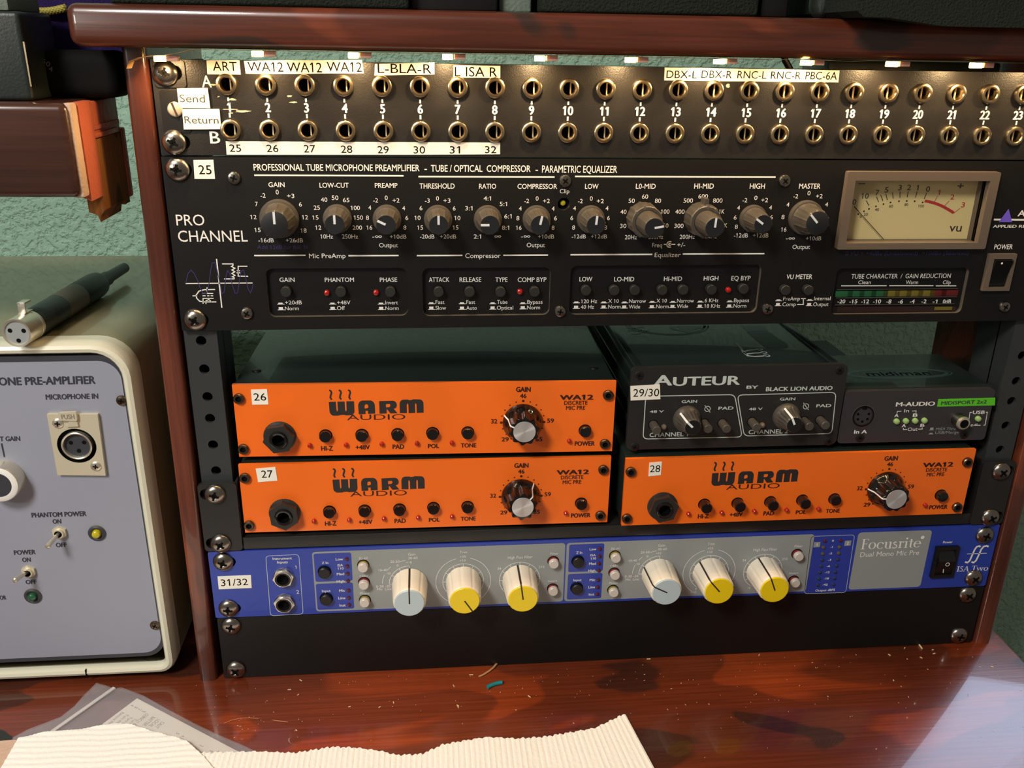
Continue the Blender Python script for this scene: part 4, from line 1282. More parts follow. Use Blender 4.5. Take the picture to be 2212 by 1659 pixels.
# ------------------------------------------------------------------ midi interface
Y = -3
mi = thing('midi_interface', 'small dark grey box with round socket and lime green name bar', 'midi interface', (413, Y, 149.4))
m = MB()
m.prism(rrect(365.6, 456.8, 149.6, 182.0, 2.4), Y, 58, 'midi')
m.box(366.0, 456.4, Y + 4, 57.8, 182.0, 182.35, 'chassis')
y = Y - 0.08
for st, c, b in (('M-AUDIO', (409.31,173.64,23.46,2.44), 0.03), ('In', (404.65,169.49,2.89,2.03), 0.0), ('A', (399.02,166.7,2.26,1.92), 0.03), ('B', (410.44,166.61,2.56,2.05), 0.03), ('A', (404.71,160.08,2.33,1.94), 0.03), ('B', (416.1,160.04,2.34,1.94), 0.03), ('Out', (410.54,157.63,6.02,2.19), 0.0), ('In A', (378.82,156.86,7.63,2.18), 0.025), ('USB', (449.38,167.5,7.3,2.06), 0.02), ('MIDI Thru', (431.06,157.36,12.14,1.71), 0.0), ('USB/Merge', (432.36,155.01,14.76,1.72), 0.0)):
    m.text('grey' if st in ('MIDI Thru', 'USB/Merge') else 'white', st, *c, y, b)
for p in ([(398.99,168.02),(399,169.21),(401.46,169.27)], [(407.98,169.24),(410.51,169.3),(410.52,167.99)], [(404.63,158.63),(404.83,157.53),(407.08,157.6)], [(413.9,157.55),(416.45,157.6),(416.26,158.58)], [(445.15,167.54),(443.86,167.57),(444.49,159.09),(445.2,159.07)], [(453.73,167.46),(454.67,167.44),(455.08,159.19),(454.04,159.1)]):
    m.stroke(p, 0.4, y, 'white')
m.stroke([(446.36,159.16),(452.26,159.14)], 0.4, y, 'white')
m.stroke([(448.02,159.12),(449.14,159.95),(450.32,159.92)], 0.35, y, 'white')
m.flat(circ(*(446.72,159.16), 0.8, 10), y, 'white')
m.flat([(422.57,176.4),(457.53,176.66),(458.42,171.68),(422.77,171.65)], y, 'lime')
m.text('text', 'MIDISPORT 2x2', 438.79,174.03,27.8,2.15, y - 0.05, 0.02, 0.0, 0, 0.012)
for (x, z), hh in (((422.31,157.21), 1.5), ((422.41,154.59), 0.7)):
    m.flat([(x - 1.6, z - .6), (x + 1.6, z - .6), (x + 1.6, z - .3), (x - 1.6, z - .3)], y, 'grey')
    m.flat([(x - 1.0, z - .3), (x + 1.0, z - .3), (x + 1.0, z - .3 + hh), (x - 1.0, z - .3 + hh)], y, 'grey')
# oval maker's badge on the lid
TZ = 182.42
cx_, cy_ = 411, 24
for rx, ry, wd in ((34, 9.0, 0.8), (31, 7.4, 1.6)):
    lidstroke([(cx_ + rx * cos(radians(t)), cy_ + ry * sin(radians(t))) for t in range(0, 361, 8)], wd, 'ghost')
s = MB().text('ghost', 'midiman', cx_, cy_, 40, 6.5, 0, 0.02)
m.add([(v[0], v[2], TZ) for v in s.v], s.f, 'ghost')
part('case', m, mi)
m = MB()
m.lathe([(7.0, -0.1, 'chrome'), (6.6, -0.25, 'void'), (5.9, -0.15, 'void'), (5.6, 0.3, 'midi'), (0.01, 0.3, 'midi')], 32)
m.lathe([(5.95, -0.5, 'dark'), (5.55, -0.5, 'dark'), (5.5, 0.2, 'dark')], 32)
for a in (-112, -56, 0, 56, 112):
    s = len(m.v)
    m.prism(circ(3.5 * sin(radians(180 + a)), 3.5 * cos(radians(180 + a)), 0.85, 10), -0.05, 0.2, 'void')
m.box(-1.3, 1.3, -0.5, 0.1, 4.3, 5.8, 'void')
sx, sz = 378.8,166.7
inst('round_socket', m.mesh('round_socket'), mi, sx, Y, sz, label='five hole round socket')
gl = led_mesh(1.75, 2.2, 'grnled')
for x, z in ((399.42,163.1), (405.06,163.2), (410.74,163.18), (416.42,163.23), (449.48,163.52)):
    inst('led', gl, mi, x, Y, z)
m = MB()
m.lathe([(4.2, 0, 'chrome'), (4.1, -5.6, 'nickel'), (3.6, -6.8, 'nickel'), (2.6, -7.0, 'void'), (2.5, -6.2, 'void'), (0.01, -6.2, 'void')], 32)
kx, kz = 437.15,163.33
inst('push_button', m.mesh('metal_button'), mi, kx, Y, kz, label='bright metal ringed button')
for (x, z), t in (((379.14,152.86), .4), ((443.49,153.25), .7)):
    inst('panel_screw', fs, mi, x, Y, z, t)
for x in (374, 449):
    for yy in (8, 50):
        o = inst('foot', fm, mi, x, yy, 147)
        o.rotation_euler = (radians(-90), 0, 0)
        o.location.z = (149.6 - 149.4) * MM

# ------------------------------------------------------------------ blue and grey two-channel rack preamp
fo = thing('rack_preamp', 'blue and grey one-unit rack preamp with six cream knobs', 'microphone preamp', (240, 0, 44.3))
m = MB()
hs = [slot(11.0, 82.6, 9.5, 6.6), slot(11.0, 50.8, 9.5, 6.6)]
m.prism(rrect(0.6, 482.4, 44.4, 89.4, 1.0, 3), 0, 3, 'blue', hs)
m.box(22, 460, 3.2, 230, 46, 88, 'chassis')
y = -0.1
g1 = 59.29,85.99
g2 = 208.07,44.96
h1 = 208.92,85.76
h2 = 362.41,43.33
GZ0, GZ1 = 46.0, 87.2
for xa, xb in ((g1[0], g2[0]), (h1[0], h2[0])):
    m.flat(rrect(xa, xb, GZ0, GZ1, 2.0), y, 'grey')
y2 = -0.16
bx = ((60.15,75.74)[0], (81.76,74.79)[0]), ((210.5,75.6)[0], (231.73,74.69)[0])
for x0, x1 in bx:
    m.flat(rrect(x0, x1, 66.8, 86.0, 1.2), y2, 'blue')
    m.flat(rrect(x0, x1, 47.2, 65.4, 1.2), y2, 'blue')
m.flat(rrect((390.4,65.5)[0], (438.21,63.43)[0], 45.8, 87.2, 2.2), y, 'grey')
m.stroke(loop([(32.97,85.62),(51.76,85.84),(51.51,44.69),(32.39,44.41)], 2.2), 0.3, y, 'capgrey', True)
m.stroke(loop([(360.38,85.69),(388.14,85.69),(389.06,43.76),(361.8,44.22)], 2.2), 0.3, y, 'capgrey', True)
WH = 'white'
y3 = -0.22
for st, c, b in (('Instrument', (42.21,83.75,10.9,1.6), 0.015), ('Inputs', (42.12,81.26,6,1.69), 0.015), ('1', (49.46,77.53,0.72,2.21), 0.0), ('2', (49.43,60.39,1.6,2.35), 0.0),
                 ('Z In', (66.39,79.61,3.75,1.62), 0.01), ('Low', (74.8,81.81,4.26,1.61), 0.015), ('ISA', (75.09,77.65,3.12,1.54), 0.015), ('110', (75.16,75.46,3.34,1.46), 0.015), ('Med', (74.89,71.68,4.22,1.64), 0.015), ('High', (74.7,66.66,4.38,1.65), 0.015), ('Input', (66,60.3,4.97,1.57), 0.01), ('Mic', (75.21,60.18,3.3,1.66), 0.015), ('Line', (74.83,55,3.98,1.68), 0.015), ('Inst', (75.01,49.84,3.55,1.69), 0.015),
                 ('Z In', (216.72,80.24,3.69,1.69), 0.01), ('Low', (224.99,82.38,4.07,1.6), 0.015), ('ISA', (225.24,78.19,3.12,1.53), 0.015), ('110', (225.5,75.89,3.27,1.53), 0.015), ('Med', (225.2,72.24,4.1,1.71), 0.015), ('High', (225.07,67.33,4.26,1.64), 0.015), ('Input', (216.45,60.99,4.94,1.65), 0.01), ('Mic', (225.71,60.66,3.38,1.65), 0.015), ('Line', (225.47,55.54,4.07,1.66), 0.015), ('Inst', (225.65,50.37,3.33,1.67), 0.015),
                 ('30-60', (88.67,81.82,5.59,1.62), 0.0), ('+48V', (88.37,69.74,5.2,1.56), 0.0), ('Phase', (88.44,57.61,5.39,1.67), 0.0), ('Gain', (116.91,83.4,4.26,1.71), 0.0), ('30-60', (117.48,80.76,5.51,1.63), 0.0), ('20-50', (106.91,78.72,5.5,1.63), 0.0), ('+10', (115.12,77.89,3.31,1.55), 0.0), ('0', (108.41,75.99,1.03,1.47), 0.0), ('10-40', (99.6,73.22,5.36,1.55), 0.0), ('-10', (102.83,70.82,2.58,1.56), 0.0), ('0-30', (97.5,61.98,4.36,1.58), 0.0), ('-20', (102.2,61.94,2.81,1.58), 0.0), ('Mic', (97.43,60.05,3.18,1.58), 0.0), ('Line', (102.39,59.95,3.78,1.67), 0.0),
                 ('Trim', (147.23,83.5,4.38,1.55), 0.0), ('+25', (146.89,80.46,3.57,1.47), 0.0), ('+10', (146.76,77.83,3.5,1.56), 0.0), ('High Pass Filter', (181.21,78.57,14.79,1.83), 0.0), ('34', (168.72,71.21,2.11,1.58), 0.0), ('210', (194.15,71.32,3.43,1.59), 0.0), ('Filter', (201.62,80.23,4.79,1.66), 0.0), ('Insert', (201.31,61.08,5.39,1.61), 0.0),
                 ('30-60', (238.81,82.1,5.65,1.52), 0.0), ('+48V', (238.63,70.08,5.25,1.63), 0.0), ('Phase', (238.93,57.92,5.37,1.57), 0.0), ('Gain', (267.02,83.23,4.28,1.7), 0.0), ('30-60', (267.72,80.61,5.57,1.62), 0.0), ('20-50', (257.1,78.85,5.63,1.62), 0.0), ('+10', (265.46,77.77,3.32,1.54), 0.0), ('0', (258.69,75.97,1.05,1.45), 0.0), ('10-40', (249.84,73.32,5.33,1.54), 0.0), ('-10', (253.13,70.78,2.56,1.55), 0.0), ('0-30', (247.87,62.21,4.46,1.57), 0.0), ('-20', (252.47,62.17,3.11,1.57), 0.0), ('Mic', (247.86,59.99,3.26,1.66), 0.0), ('Line', (252.74,59.95,3.79,1.66), 0.0),
                 ('Trim', (297.8,82.95,4.26,1.62), 0.0), ('+25', (297.46,79.94,3.58,1.54), 0.0), ('+10', (297.34,77.34,3.43,1.46), 0.0), ('0', (291.2,51.32,1.01,1.51), 0.0), ('+10', (289.78,48.72,3.41,1.52), 0.0), ('High Pass Filter', (332.32,77.65,15.07,1.9), 0.0), ('34', (319.78,70.49,2.24,1.57), 0.0), ('210', (345.59,70.34,3.51,1.58), 0.0), ('16', (325.15,50.39,2.04,1.61), 0.0), ('Filter', (353.24,79.15,5.06,1.65), 0.0), ('Insert', (352.95,59.94,5.67,1.6), 0.0),
                 ('0', (374.73,82.13,1.08,1.27), 0.02), ('-1', (374.59,77.7,1.44,1.28), 0.02), ('-2', (374.56,73.12,2.02,1.21), 0.02), ('-3', (374.66,68.47,1.96,1.21), 0.02), ('-6', (374.58,63.96,2.03,1.22), 0.02), ('-12', (374.54,59.47,2.91,1.31), 0.02), ('-18', (374.68,54.89,3,1.32), 0.02), ('-42', (374.44,50.39,3.37,1.33), 0.02), ('Output dBFS', (375.13,46.32,12.79,1.5), 0.015), ('Power', (450.04,78.14,6.14,1.62), 0.015),
                 ('Dual Mono Mic Pre', (413.36,71.38,38.56,3.41), 0.0)):
    m.text(WH, st, *c, y3, b)
for (x, z), st in (((364.86,79.76), '1'), ((384.61,79.99), '2')):
    m.flat(rrect(x - 2.1, x + 2.1, z - 1.9, z + 1.9, 0.3), y3, 'grey')
    m.text(WH, st, x, z, 0, 2.1, y3 - 0.05, 0.02)


def serif(mm, mt, st, cx, cz, w_, h, y_):
    """roman lettering with thick stems, thin arms and bracketed feet, drawn letter by letter on a unit cap height"""
    polys, pen = [], 0.0
    TK, TN, XH = 0.135, 0.045, 0.64

    def bar(x0, x1, z0, z1):
        polys.append(([(x0, z0), (x1, z0), (x1, z1), (x0, z1)], ()))

    def foot(x, z, wd=0.34, up=False):
        polys.append(([(x - wd / 2, z), (x + wd / 2, z), (x + wd / 2, z + (-TN if up else TN)), (x - wd / 2, z + (-TN if up else TN))][::-1 if up else 1], ()))

    def bow(x, z, rx, rz, a0, a1, flip=1.0, n=18):
        """crescent bowl: thick at the sides, thin at top and bottom"""
        o_, i_ = [], []
        for k in range(n + 1):
            t = radians(a0 + (a1 - a0) * k / n)
            o_.append((x + rx * cos(t), z + rz * sin(t)))
            i_.append((x + (rx - TK) * cos(t) + 0.0, z + (rz - TN) * sin(t)))
        for k in range(n):
            polys.append(([o_[k], o_[k + 1], i_[k + 1], i_[k]], ()))

    for ch in st:
        x = pen
        if ch == 'F':
            bar(x + .1, x + .1 + TK, 0, 1)
            foot(x + .17, 0, .36)
            bar(x, x + .56, 1 - TN, 1)
            bar(x + .52, x + .56, .8, 1)
            bar(x + .2, x + .45, .5, .5 + TN)
            bar(x + .42, x + .46, .42, .6)
            pen += .60
        elif ch in 'oce':
            r = .31
            bow(x + r, XH / 2, r, XH / 2 + .01, 0 if ch == 'o' else 50, 360 if ch == 'o' else 320)
            if ch == 'e':
                bow(x + r, XH / 2, r, XH / 2 + .01, 0, 52, n=4)
                bar(x + .08, x + .56, .33, .33 + TN)
            if ch == 'c':
                polys.append((circ(x + r + .19, XH * .78, .07, 10), ()))
            pen += .67 if ch == 'o' else .60
        elif ch == 'u':
            bar(x + .09, x + .09 + TK, .16, XH)
            bar(x - .01, x + .12, XH - TN, XH)
            bow(x + .33, .2, .24, .21, 180, 300, n=8)
            bar(x + .44, x + .44 + TK, 0, XH)
            bar(x + .35, x + .5, XH - TN, XH)
            bar(x + .5, x + .66, 0, TN)
            pen += .69
        elif ch in 'sS':
            k = XH if ch == 's' else 1.0
            q = MB().stroke([(x + .36 * (k * .6 + .4), .80 * k), (x + .34 * k, .93 * k), (x + .21, .97 * k), (x + .09, .88 * k), (x + .08, .74 * k), (x + .16, .60 * k), (x + .32, .45 * k), (x + .38, .29 * k), (x + .34, .12 * k), (x + .2, .03 * k), (x + .07, .08 * k), (x + .05, .22 * k)], .085, 0, 'white')
            for f in q.f:
                polys.append(([(q.v[i][0], q.v[i][2]) for i in f], ()))
            pen += .47 if ch == 's' else .50
        elif ch in 'ri':
            bar(x + .1, x + .1 + TK, 0, XH)
            foot(x + .17, 0, .32)
            bar(x, x + .12, XH - TN * 1.4, XH)
            if ch == 'r':
                bow(x + .3, XH - .17, .17, .17, 60, 150, n=6)
                polys.append((circ(x + .38, XH - .07, .075, 10), ()))
                pen += .48
            else:
                polys.append((circ(x + .165, .9, .085, 12), ()))
                pen += .36
        elif ch == 't':
            bar(x + .12, x + .12 + TK, .1, .84)
            bar(x, x + .38, XH - TN, XH)
            bow(x + .29, .13, .17, .14, 180, 300, n=6)
            pen += .42
        elif ch == 'I':
            bar(x + .12, x + .12 + TK, 0, 1)
            foot(x + .187, 0, .36)
            foot(x + .187, 1, .36, True)
            pen += .40
        elif ch == 'A':
            polys.append(([(x + .02, 0), (x + .08, 0), (x + .4, .95), (x + .36, 1.02)], ()))
            polys.append(([(x + .56, 0), (x + .71, 0), (x + .43, 1.02), (x + .33, .93)], ()))
            bar(x + .17, x + .58, .34, .34 + TN)
            foot(x + .06, 0, .26)
            foot(x + .64, 0, .30)
            pen += .76
        elif ch == 'T':
            bar(x + .29, x + .29 + TK, 0, 1)
            foot(x + .357, 0, .34)
            bar(x + .01, x + .70, 1 - TN, 1)
            bar(x + .01, x + .05, .8, 1)
            bar(x + .66, x + .70, .8, 1)
            pen += .68
        elif ch == 'w':
            for d in (0, .4):
                polys.append(([(x + .06 + d, XH), (x + .19 + d, XH), (x + .33 + d, .1), (x + .27 + d, -.02)], ()))
                polys.append(([(x + .44 + d, XH), (x + .48 + d, XH), (x + .32 + d, -.02), (x + .28 + d, .06)], ()))
            for d in (.12, .5, .88):
                foot(x + d, XH, .24, True)
            pen += .98
        else:
            pen += .30
    k = w_ / pen
    for i_, (p, _h) in enumerate(polys):
        q = [(cx - w_ / 2 + a * k, cz - h / 2 + b * h) for a, b in p]
        mm.add([(a, y_ - 0.015 * (i_ % 6), b) for a, b in q], [list(range(len(q)))], mt)


fx = 413.01,78.87,38.88,7.47
serif(m, 'white', 'Focusrite', *fx, y3)
m.flat(circ(*(432.76,82.19), 1.2, 16), y3, 'white')
ix = 470.9,58.02,21.44,3.92
serif(m, 'white', 'ISA Two', *ix, y3)
for p in ([(464.57,63.11),(466.33,62.54),(467.55,63.8),(468.19,67.04),(469.2,72.04),(470.12,73.95),(471.66,74.37),(472.7,73.68)], [(468.93,62.92),(470.54,62.36),(471.76,63.62),(472.55,66.86),(473.54,71.86),(474.72,73.92),(476.63,74.33),(478.05,73.62)]):
    m.stroke(p, 1.15, y3, 'white')
m.stroke([(464.66,68.98),(477.9,68.92)], 0.35, y3, 'white')
# printed dials
knobs = ((115.31,63.26), 0, 'capgrey', 0), ((147.13,63.3), 148, 'yellow', 1), ((181.06,62.9), -8, 'yellow', 2), ((266.41,63.55), -62, 'capgrey', 0), ((298.37,62.73), -40, 'yellow', 1), ((332.55,62.08), -22, 'yellow', 2)
for (x, z), ang, cap, kind in knobs:
    if kind == 0:
        m.stroke(arc(x, z, 12.2, -90, 0, 16), 0.3, y3, WH)
        m.stroke(arc(x, z, 16.2, -88, -66, 5), 0.3, y3, WH)
        m.stroke(arc(x, z, 16.2, -52, -42, 4), 0.3, y3, WH)
        m.stroke(arc(x, z, 16.2, -22, -8, 4), 0.3, y3, WH)
        ticks = (-90, -60, -30, 0)
    elif kind == 1:
        m.stroke(arc(x, z, 12.2, -145, 145, 40), 0.3, y3, WH)
        m.stroke(arc(x, z, 16.4, -145, -15, 24), 0.3, y3, WH)
        m.stroke(arc(x, z, 16.4, 15, 145, 24), 0.3, y3, WH)
        ticks = range(-150, 151, 30)
    else:
        m.stroke(arc(x, z, 12.2, -145, 145, 40), 0.3, y3, WH)
        ticks = range(-150, 151, 30)
    for t in ticks:
        c_, s_ = cos(radians(t)), sin(radians(t))
        m.stroke([(x + 10.0 * s_, z + 10.0 * c_), (x + 12.2 * s_, z + 12.2 * c_)], 0.3, y3, WH)
part('front_panel', m, fo)


def soft(a):
    t = (a * 9 / (2 * pi)) % 1
    return -1.0 if t < 0.16 else 0.0


m = MB()
m.lathe([(10.5, -0.4, 'cream', .02), (10.5, -2, 'cream', .035), (9.9, -12, 'cream', .035), (9.5, -18.6, 'cream', .035), (9.1, -19.4, 'cream', .02), (8.7, -19.7, 'cream'), (0.01, -19.7, 'cream')], 90, mod=soft)
ck = m.mesh('control_knob')
caps = {}
for c in ('capgrey', 'yellow'):
    m = MB()
    m.lathe([(8.7, -19.5, c), (8.65, -20.3, c), (8.3, -20.6, c), (0.01, -20.6, c)], 48)
    caps[c] = m.mesh('cap')
m = MB()
for (y0, r0), (y1, r1) in (((-0.5, 10.6), (-2, 10.6)), ((-2, 10.6), (-12, 10.0)), ((-12, 10.0), (-18.6, 9.62))):
    m.add([(-.5, y0, r0), (.5, y0, r0), (.5, y1, r1), (-.5, y1, r1)], [[0, 3, 2, 1]], 'line')
m.add([(-.42, -18.6, 9.62), (.42, -18.6, 9.62), (.42, -20.7, 8.6), (-.42, -20.7, 8.6)], [[0, 3, 2, 1]], 'line')
m.add([(-.42, -20.68, 8.6), (.42, -20.68, 8.6), (.42, -20.68, -0.3), (-.42, -20.68, -0.3)], [[0, 3, 2, 1]], 'line')
cp = m.mesh('pointer_line')
for (x, z), ang, cap, kind in knobs:
    k = inst('control_knob', ck, fo, x, 0, z, radians(ang))
    inst('cap', caps[cap], k, 0, 0, 0, label='pale blue grey cap' if cap == 'capgrey' else 'yellow cap')
    inst('pointer_line', cp, k, 0, 0, 0)
m = MB()
m.lathe([(5.9, 0, 'nickel'), (5.9, -0.8, 'nickel')], 30)
hx = [(6.1 * sin(radians(60 * k + 10)), 6.1 * cos(radians(60 * k + 10))) for k in range(6)][::-1]
m.prism(hx, -2.4, -0.4, 'nickel', [circ(0, 0, 4.9, 24)])
m.lathe([(5.2, -2.4, 'nickel'), (5.0, -3.6, 'nickel'), (4.6, -3.7, 'dark'), (3.5, -3.5, 'dark'), (3.1, -1, 'void'), (3.1, -0.3, 'void'), (0.01, -0.3, 'void')], 28)
ij = m.mesh('input_jack')
for (x, z), t in (((42.02,71.27), .2), ((41.28,53.54), .5)):
    inst('input_jack', ij, fo, x, 0, z, t)
bb = button_mesh(3.5, 2.6, 'dark', 'void', 1.14, 0.3)
for x, z in ((65.76,73.77), (65.77,55.13), (216.09,74.34), (216.25,55.41)):
    inst('push_button', bb, fo, x, -0.15, z)
lb = {}
for rim in ('amber', 'redrim'):
    m = MB()
    m.lathe([(3.6, -0.05, 'void'), (3.3, -0.5, 'void'), (3.15, -0.6, rim), (3.1, -2.2, 'lampbtn'), (2.8, -4.0, 'lampbtn'), (2.5, -4.3, 'lampbtn'), (0.01, -4.3, 'lampbtn')], 26)
    lb[rim] = m.mesh('lamp_button')
for (x, z), rim in (((88.44,77.25), 'amber'), ((88.37,65.38), 'redrim'), ((88.35,52.97), 'amber'), ((201.15,74.97), 'redrim'), ((201.41,55.7), 'redrim'), ((238.65,77.29), 'amber'), ((238.84,65.3), 'redrim'), ((238.81,52.95), 'amber'), ((352.94,73.68), 'redrim'), ((353.37,54.51), 'redrim')):
    inst('lamp_button', lb[rim], fo, x, 0, z, label='translucent button in a red rim' if rim == 'redrim' else 'translucent button in an amber rim')
dl = led_mesh(1.2, 0.9, 'dimred')
for x, z in ((79.04,81.76), (79.02,76.88), (78.98,71.8), (78.95,66.77), (78.92,60.13), (78.89,55.02), (78.8,50.06), (229.01,82.42), (229.13,77.35), (229.11,72.25), (229.22,67.19), (229.19,60.63), (229.16,55.5), (229.2,50.42)):
    inst('led', dl, fo, x, -0.15, z)
ml = {c: led_mesh(1.15, 1.0, c) for c in ('dimred', 'brnled', 'bluled')}
for i, (p, q) in enumerate((((369.56,82.18), (379.56,82.09)), ((369.24,77.6), (379.58,77.34)), ((369.48,73.06), (379.75,73.03)), ((369.71,68.64), (379.8,68.53)), ((369.73,64.14), (379.7,64.02)), ((369.6,59.61), (379.6,59.49)), ((369.62,55.04), (379.72,54.91)), ((369.55,50.54), (379.77,50.31)))):
    for x, z in (p, q):
        inst('meter_led', ml['dimred' if i == 0 else 'brnled' if i < 3 else 'bluled'], fo, x, 0, z)
m = MB()
m.prism([(442.6, 53.4), (457.6, 53.4), (457.6, 75.6), (442.6, 75.6)], -2.2, 0, 'dark', [[(444.6, 55.4), (455.8, 55.4), (455.8, 73.4), (444.6, 73.4)]])
sw = part('power_switch', m, fo)
m = MB()
m.add([(444.8, 1.5, 73.2), (455.6, 1.5, 73.2), (455.6, -0.2, 72.6), (444.8, -0.2, 72.6), (444.8, -3.8, 66.2), (455.6, -3.8, 66.2), (444.8, -1.2, 55.6), (455.6, -1.2, 55.6), (444.8, 1.0, 55.5), (455.6, 1.0, 55.5)],
      [[2, 1, 0, 3][::-1], [3, 4, 5, 2][::-1], [4, 6, 7, 5][::-1], [6, 8, 9, 7][::-1], [0, 8, 6, 4, 3], [1, 2, 5, 7, 9]], 'dark')
m.stroke(arc(450.6, 64.2, 1.2, 0, 360, 18)[:-1], 0.4, -3.95, 'white', True)
m.stroke([(449.6, 59.9), (449.9, 57.2)], 0.5, -2.5, 'white')
part('rocker', m, sw)
for x, z, t in ((8.75, 82.9, .4), (8.75, 51.0, .1), (473.4, 82.4, .3), (472.8, 51.0, .7)):
    inst('rack_screw', RS, fo, x, 0, z, t)
sticker(fo, [(4.53,73.13),(23.5,73.13),(23.16,64.37),(4.37,64.38)], [('31/32', 13.71,68.77,15.31,4.45)], 0, what='white label printed 31/32')

# ------------------------------------------------------------------ blank filler panel
bp_ = thing('blanking_panel', 'plain black blanking panel at the foot of the rack', 'rack panel', (240, 0, 0.4))
m = MB()
m.prism(rrect(1.2, 482.2, 0.5, 43.9, 1.2, 3), 0.2, 2.6, 'panel', [slot(8.75, 38, 9, 6.5), slot(8.75, 6.4, 9, 6.5), slot(473.85, 38, 9, 6.5), slot(473.85, 6.4, 9, 6.5)])
part('front_panel', m, bp_)
m = MB()
m.box(27, 456, 0.3, 16, 0.7, 2.0, 'panel', 0.4)
m.box(27, 456, 0.3, 16, 42.4, 43.7, 'panel', 0.4)
part('folded_edge', m, bp_)
for x, z, t in ((9.0, 38.4, .3), (8.75, 6.6, .9), (471.5, 38.4, .6), (472.2, 6.8, .2)):
    inst('rack_screw', RS, bp_, x, 0.2, z, t)

# ------------------------------------------------------------------ grey-lilac valve preamp in its rounded ivory case, left of the rack
vp = thing('valve_preamp', 'large lilac faced preamp in rounded ivory and taupe metal case', 'microphone preamp', (-110, 60, 0))
X0, X1, Z0, Z1 = -235.0, -27.2, 4.0, 215.6


def ring(ins, y, n=7):
    out = []
    x0, x1, z0, z1 = X0 + ins, X1 - ins, Z0 + ins, Z1 - ins
    for cx, cz, a, r in ((x1, z0, -90, 9), (x1, z1, 0, 19), (x0, z1, 90, 19), (x0, z0, 180, 9)):
        r = max(1.5, r - ins * 0.75)
        sx_ = -1 if a in (-90, 0) else 1
        sz_ = 1 if a in (-90, 180) else -1
        for k in range(n + 1):
            t = radians(a + 90 * k / n)
            out.append((cx + sx_ * r + r * cos(t), y, cz + sz_ * r + r * sin(t)))
    return out


def loft(rows, mats):
    m_ = MB()
    n = len(rows[0])
    m_.v = [v for r in rows for v in r]
    for i in range(len(rows) - 1):
        for k in range(n):
            j = (k + 1) % n
            m_.f.append([i * n + k, i * n + j, (i + 1) * n + j, (i + 1) * n + k])
            m_.m.append(mats[i])
    return m_


m = loft([ring(i, y) for i, y in ((6.2, 7), (6.0, 4.2), (5.0, 2.6), (3.2, 2.0), (1.4, 2.8), (0.3, 5.4), (0, 9))], ['ivory'] * 6)
part('front_lip', m, vp, 'glossy ivory rim around the lilac panel')
m = loft([ring(i, y) for i, y in ((0, 9.0), (0, 16), (0, 60), (0, 205), (5, 209))], ['ivory', 'taupe', 'taupe', 'taupe'])
n = len(ring(0, 0))
m.f.append([4 * n + k for k in range(n)])
m.m.append('taupe')
part('case', m, vp)
sx, sz = -79.48,11.4
part('seam', MB().box(sx - 0.35, sx + 0.35, 1.9, 6, Z0 + 0.2, Z0 + 5.6, 'void'), vp)
PY = 4.6
bx1 = (-32.59,121.94)[0]
bz1 = (-70.23,207.72)[1]
bz0 = (-101.87,15.96)[1]
m = MB()
m.prism(rrect(X0 + 5.5, bx1 + 0.4, bz0, bz1 + .4, 12, 8), PY, PY + 2, 'border')
m.flat(rrect(X0 + 8, bx1 - 1.4, bz0 + 2.6, bz1 - 2.6, 11, 8), PY - 0.1, 'lilac')
y = PY - 0.18
for st, c, b in (('MICROPHONE PRE-AMPLIFIER', (-84.19,194.51,72.87,4.27), 0.04), ('MICROPHONE IN', (-60.77,185.24,26.86,2.88), 0.04), ('T GAIN', (-96.47,161.52,10.28,2.63), 0.04), ('PHANTOM POWER', (-78.8,114.5,29.2,2.89), 0.045), ('ON', (-80.53,110.11,4.51,2.68), 0.045), ('OFF', (-80.62,94.87,5.7,2.74), 0.045), ('POWER', (-101.25,90.92,11.47,2.82), 0.045), ('ON', (-101.02,86.01,4.55,2.77), 0.045), ('OFF', (-101,71.23,5.88,2.67), 0.045), ('OR', (-118.32,61.39,3.32,2.69), 0.045)):
    m.text('text', st, *c, y, b, 0.08)
m.stroke([(-101.32,158.87),(-101.3,150.67)], 0.9, y, 'text')
part('front_panel', m, vp)
for xx in (-215, -45):
    for yy in (22, 190):
        o = inst('foot', MB().lathe([(7, 0, 'dark'), (7, 4.2, 'dark'), (0.01, 4.2, 'dark')], 16).mesh('foot'), vp, xx, yy, 0.1)
        o.rotation_euler = (radians(-90), 0, 0)
        o.location.z = 0.0043
# silver dial knob
m = MB()
m.lathe([(10.8, 0, 'nickel'), (10.8, -7.5, 'nickel'), (10.2, -9.0, 'white'), (9.6, -9.4, 'white'), (7.2, -9.5, 'border'), (7.0, -9.2, 'border'), (0.01, -9.2, 'border')], 48)
kx, kz = -103.22,138.46
inst('dial_knob', m.mesh('dial_knob'), vp, kx, PY, kz, label='silver knob with dark cap')
# panel xlr socket
m = MB()
q = [(-74.72,139.91),(-49.48,138.78),(-48.48,175.46),(-74.36,176.06)]
cx_, cz_ = -61.88,157.25
m.prism(q, PY - 2.2, PY - 0.1, 'satin', [circ(cx_, cz_, 10.2, 30)])
xl = part('microphone_socket', m, vp, 'brushed nickel socket plate with push latch')
m = MB()
m.lathe([(10.15, -1.55, 'void'), (10.1, 0.45, 'void'), (0.01, 0.45, 'void')], 30)
m.lathe([(8.0, 0.4, 'nickel'), (8.0, -2.0, 'nickel'), (7.6, -2.3, 'nickel'), (7.0, -2.0, 'nickel'), (6.9, 0, 'border'), (0.01, 0, 'border')], 32)
for a in (-70, 70, 180):
    s = len(m.v)
    m.prism(circ(3.7 * sin(radians(a)), 3.7 * cos(radians(a)), 1.15, 12), -0.15, 0.2, 'void')
inst('socket_insert', m.mesh('socket_insert'), xl, cx_ - WL[xl].x + WL[xl].x, PY - 0.6, cz_)
m = MB()
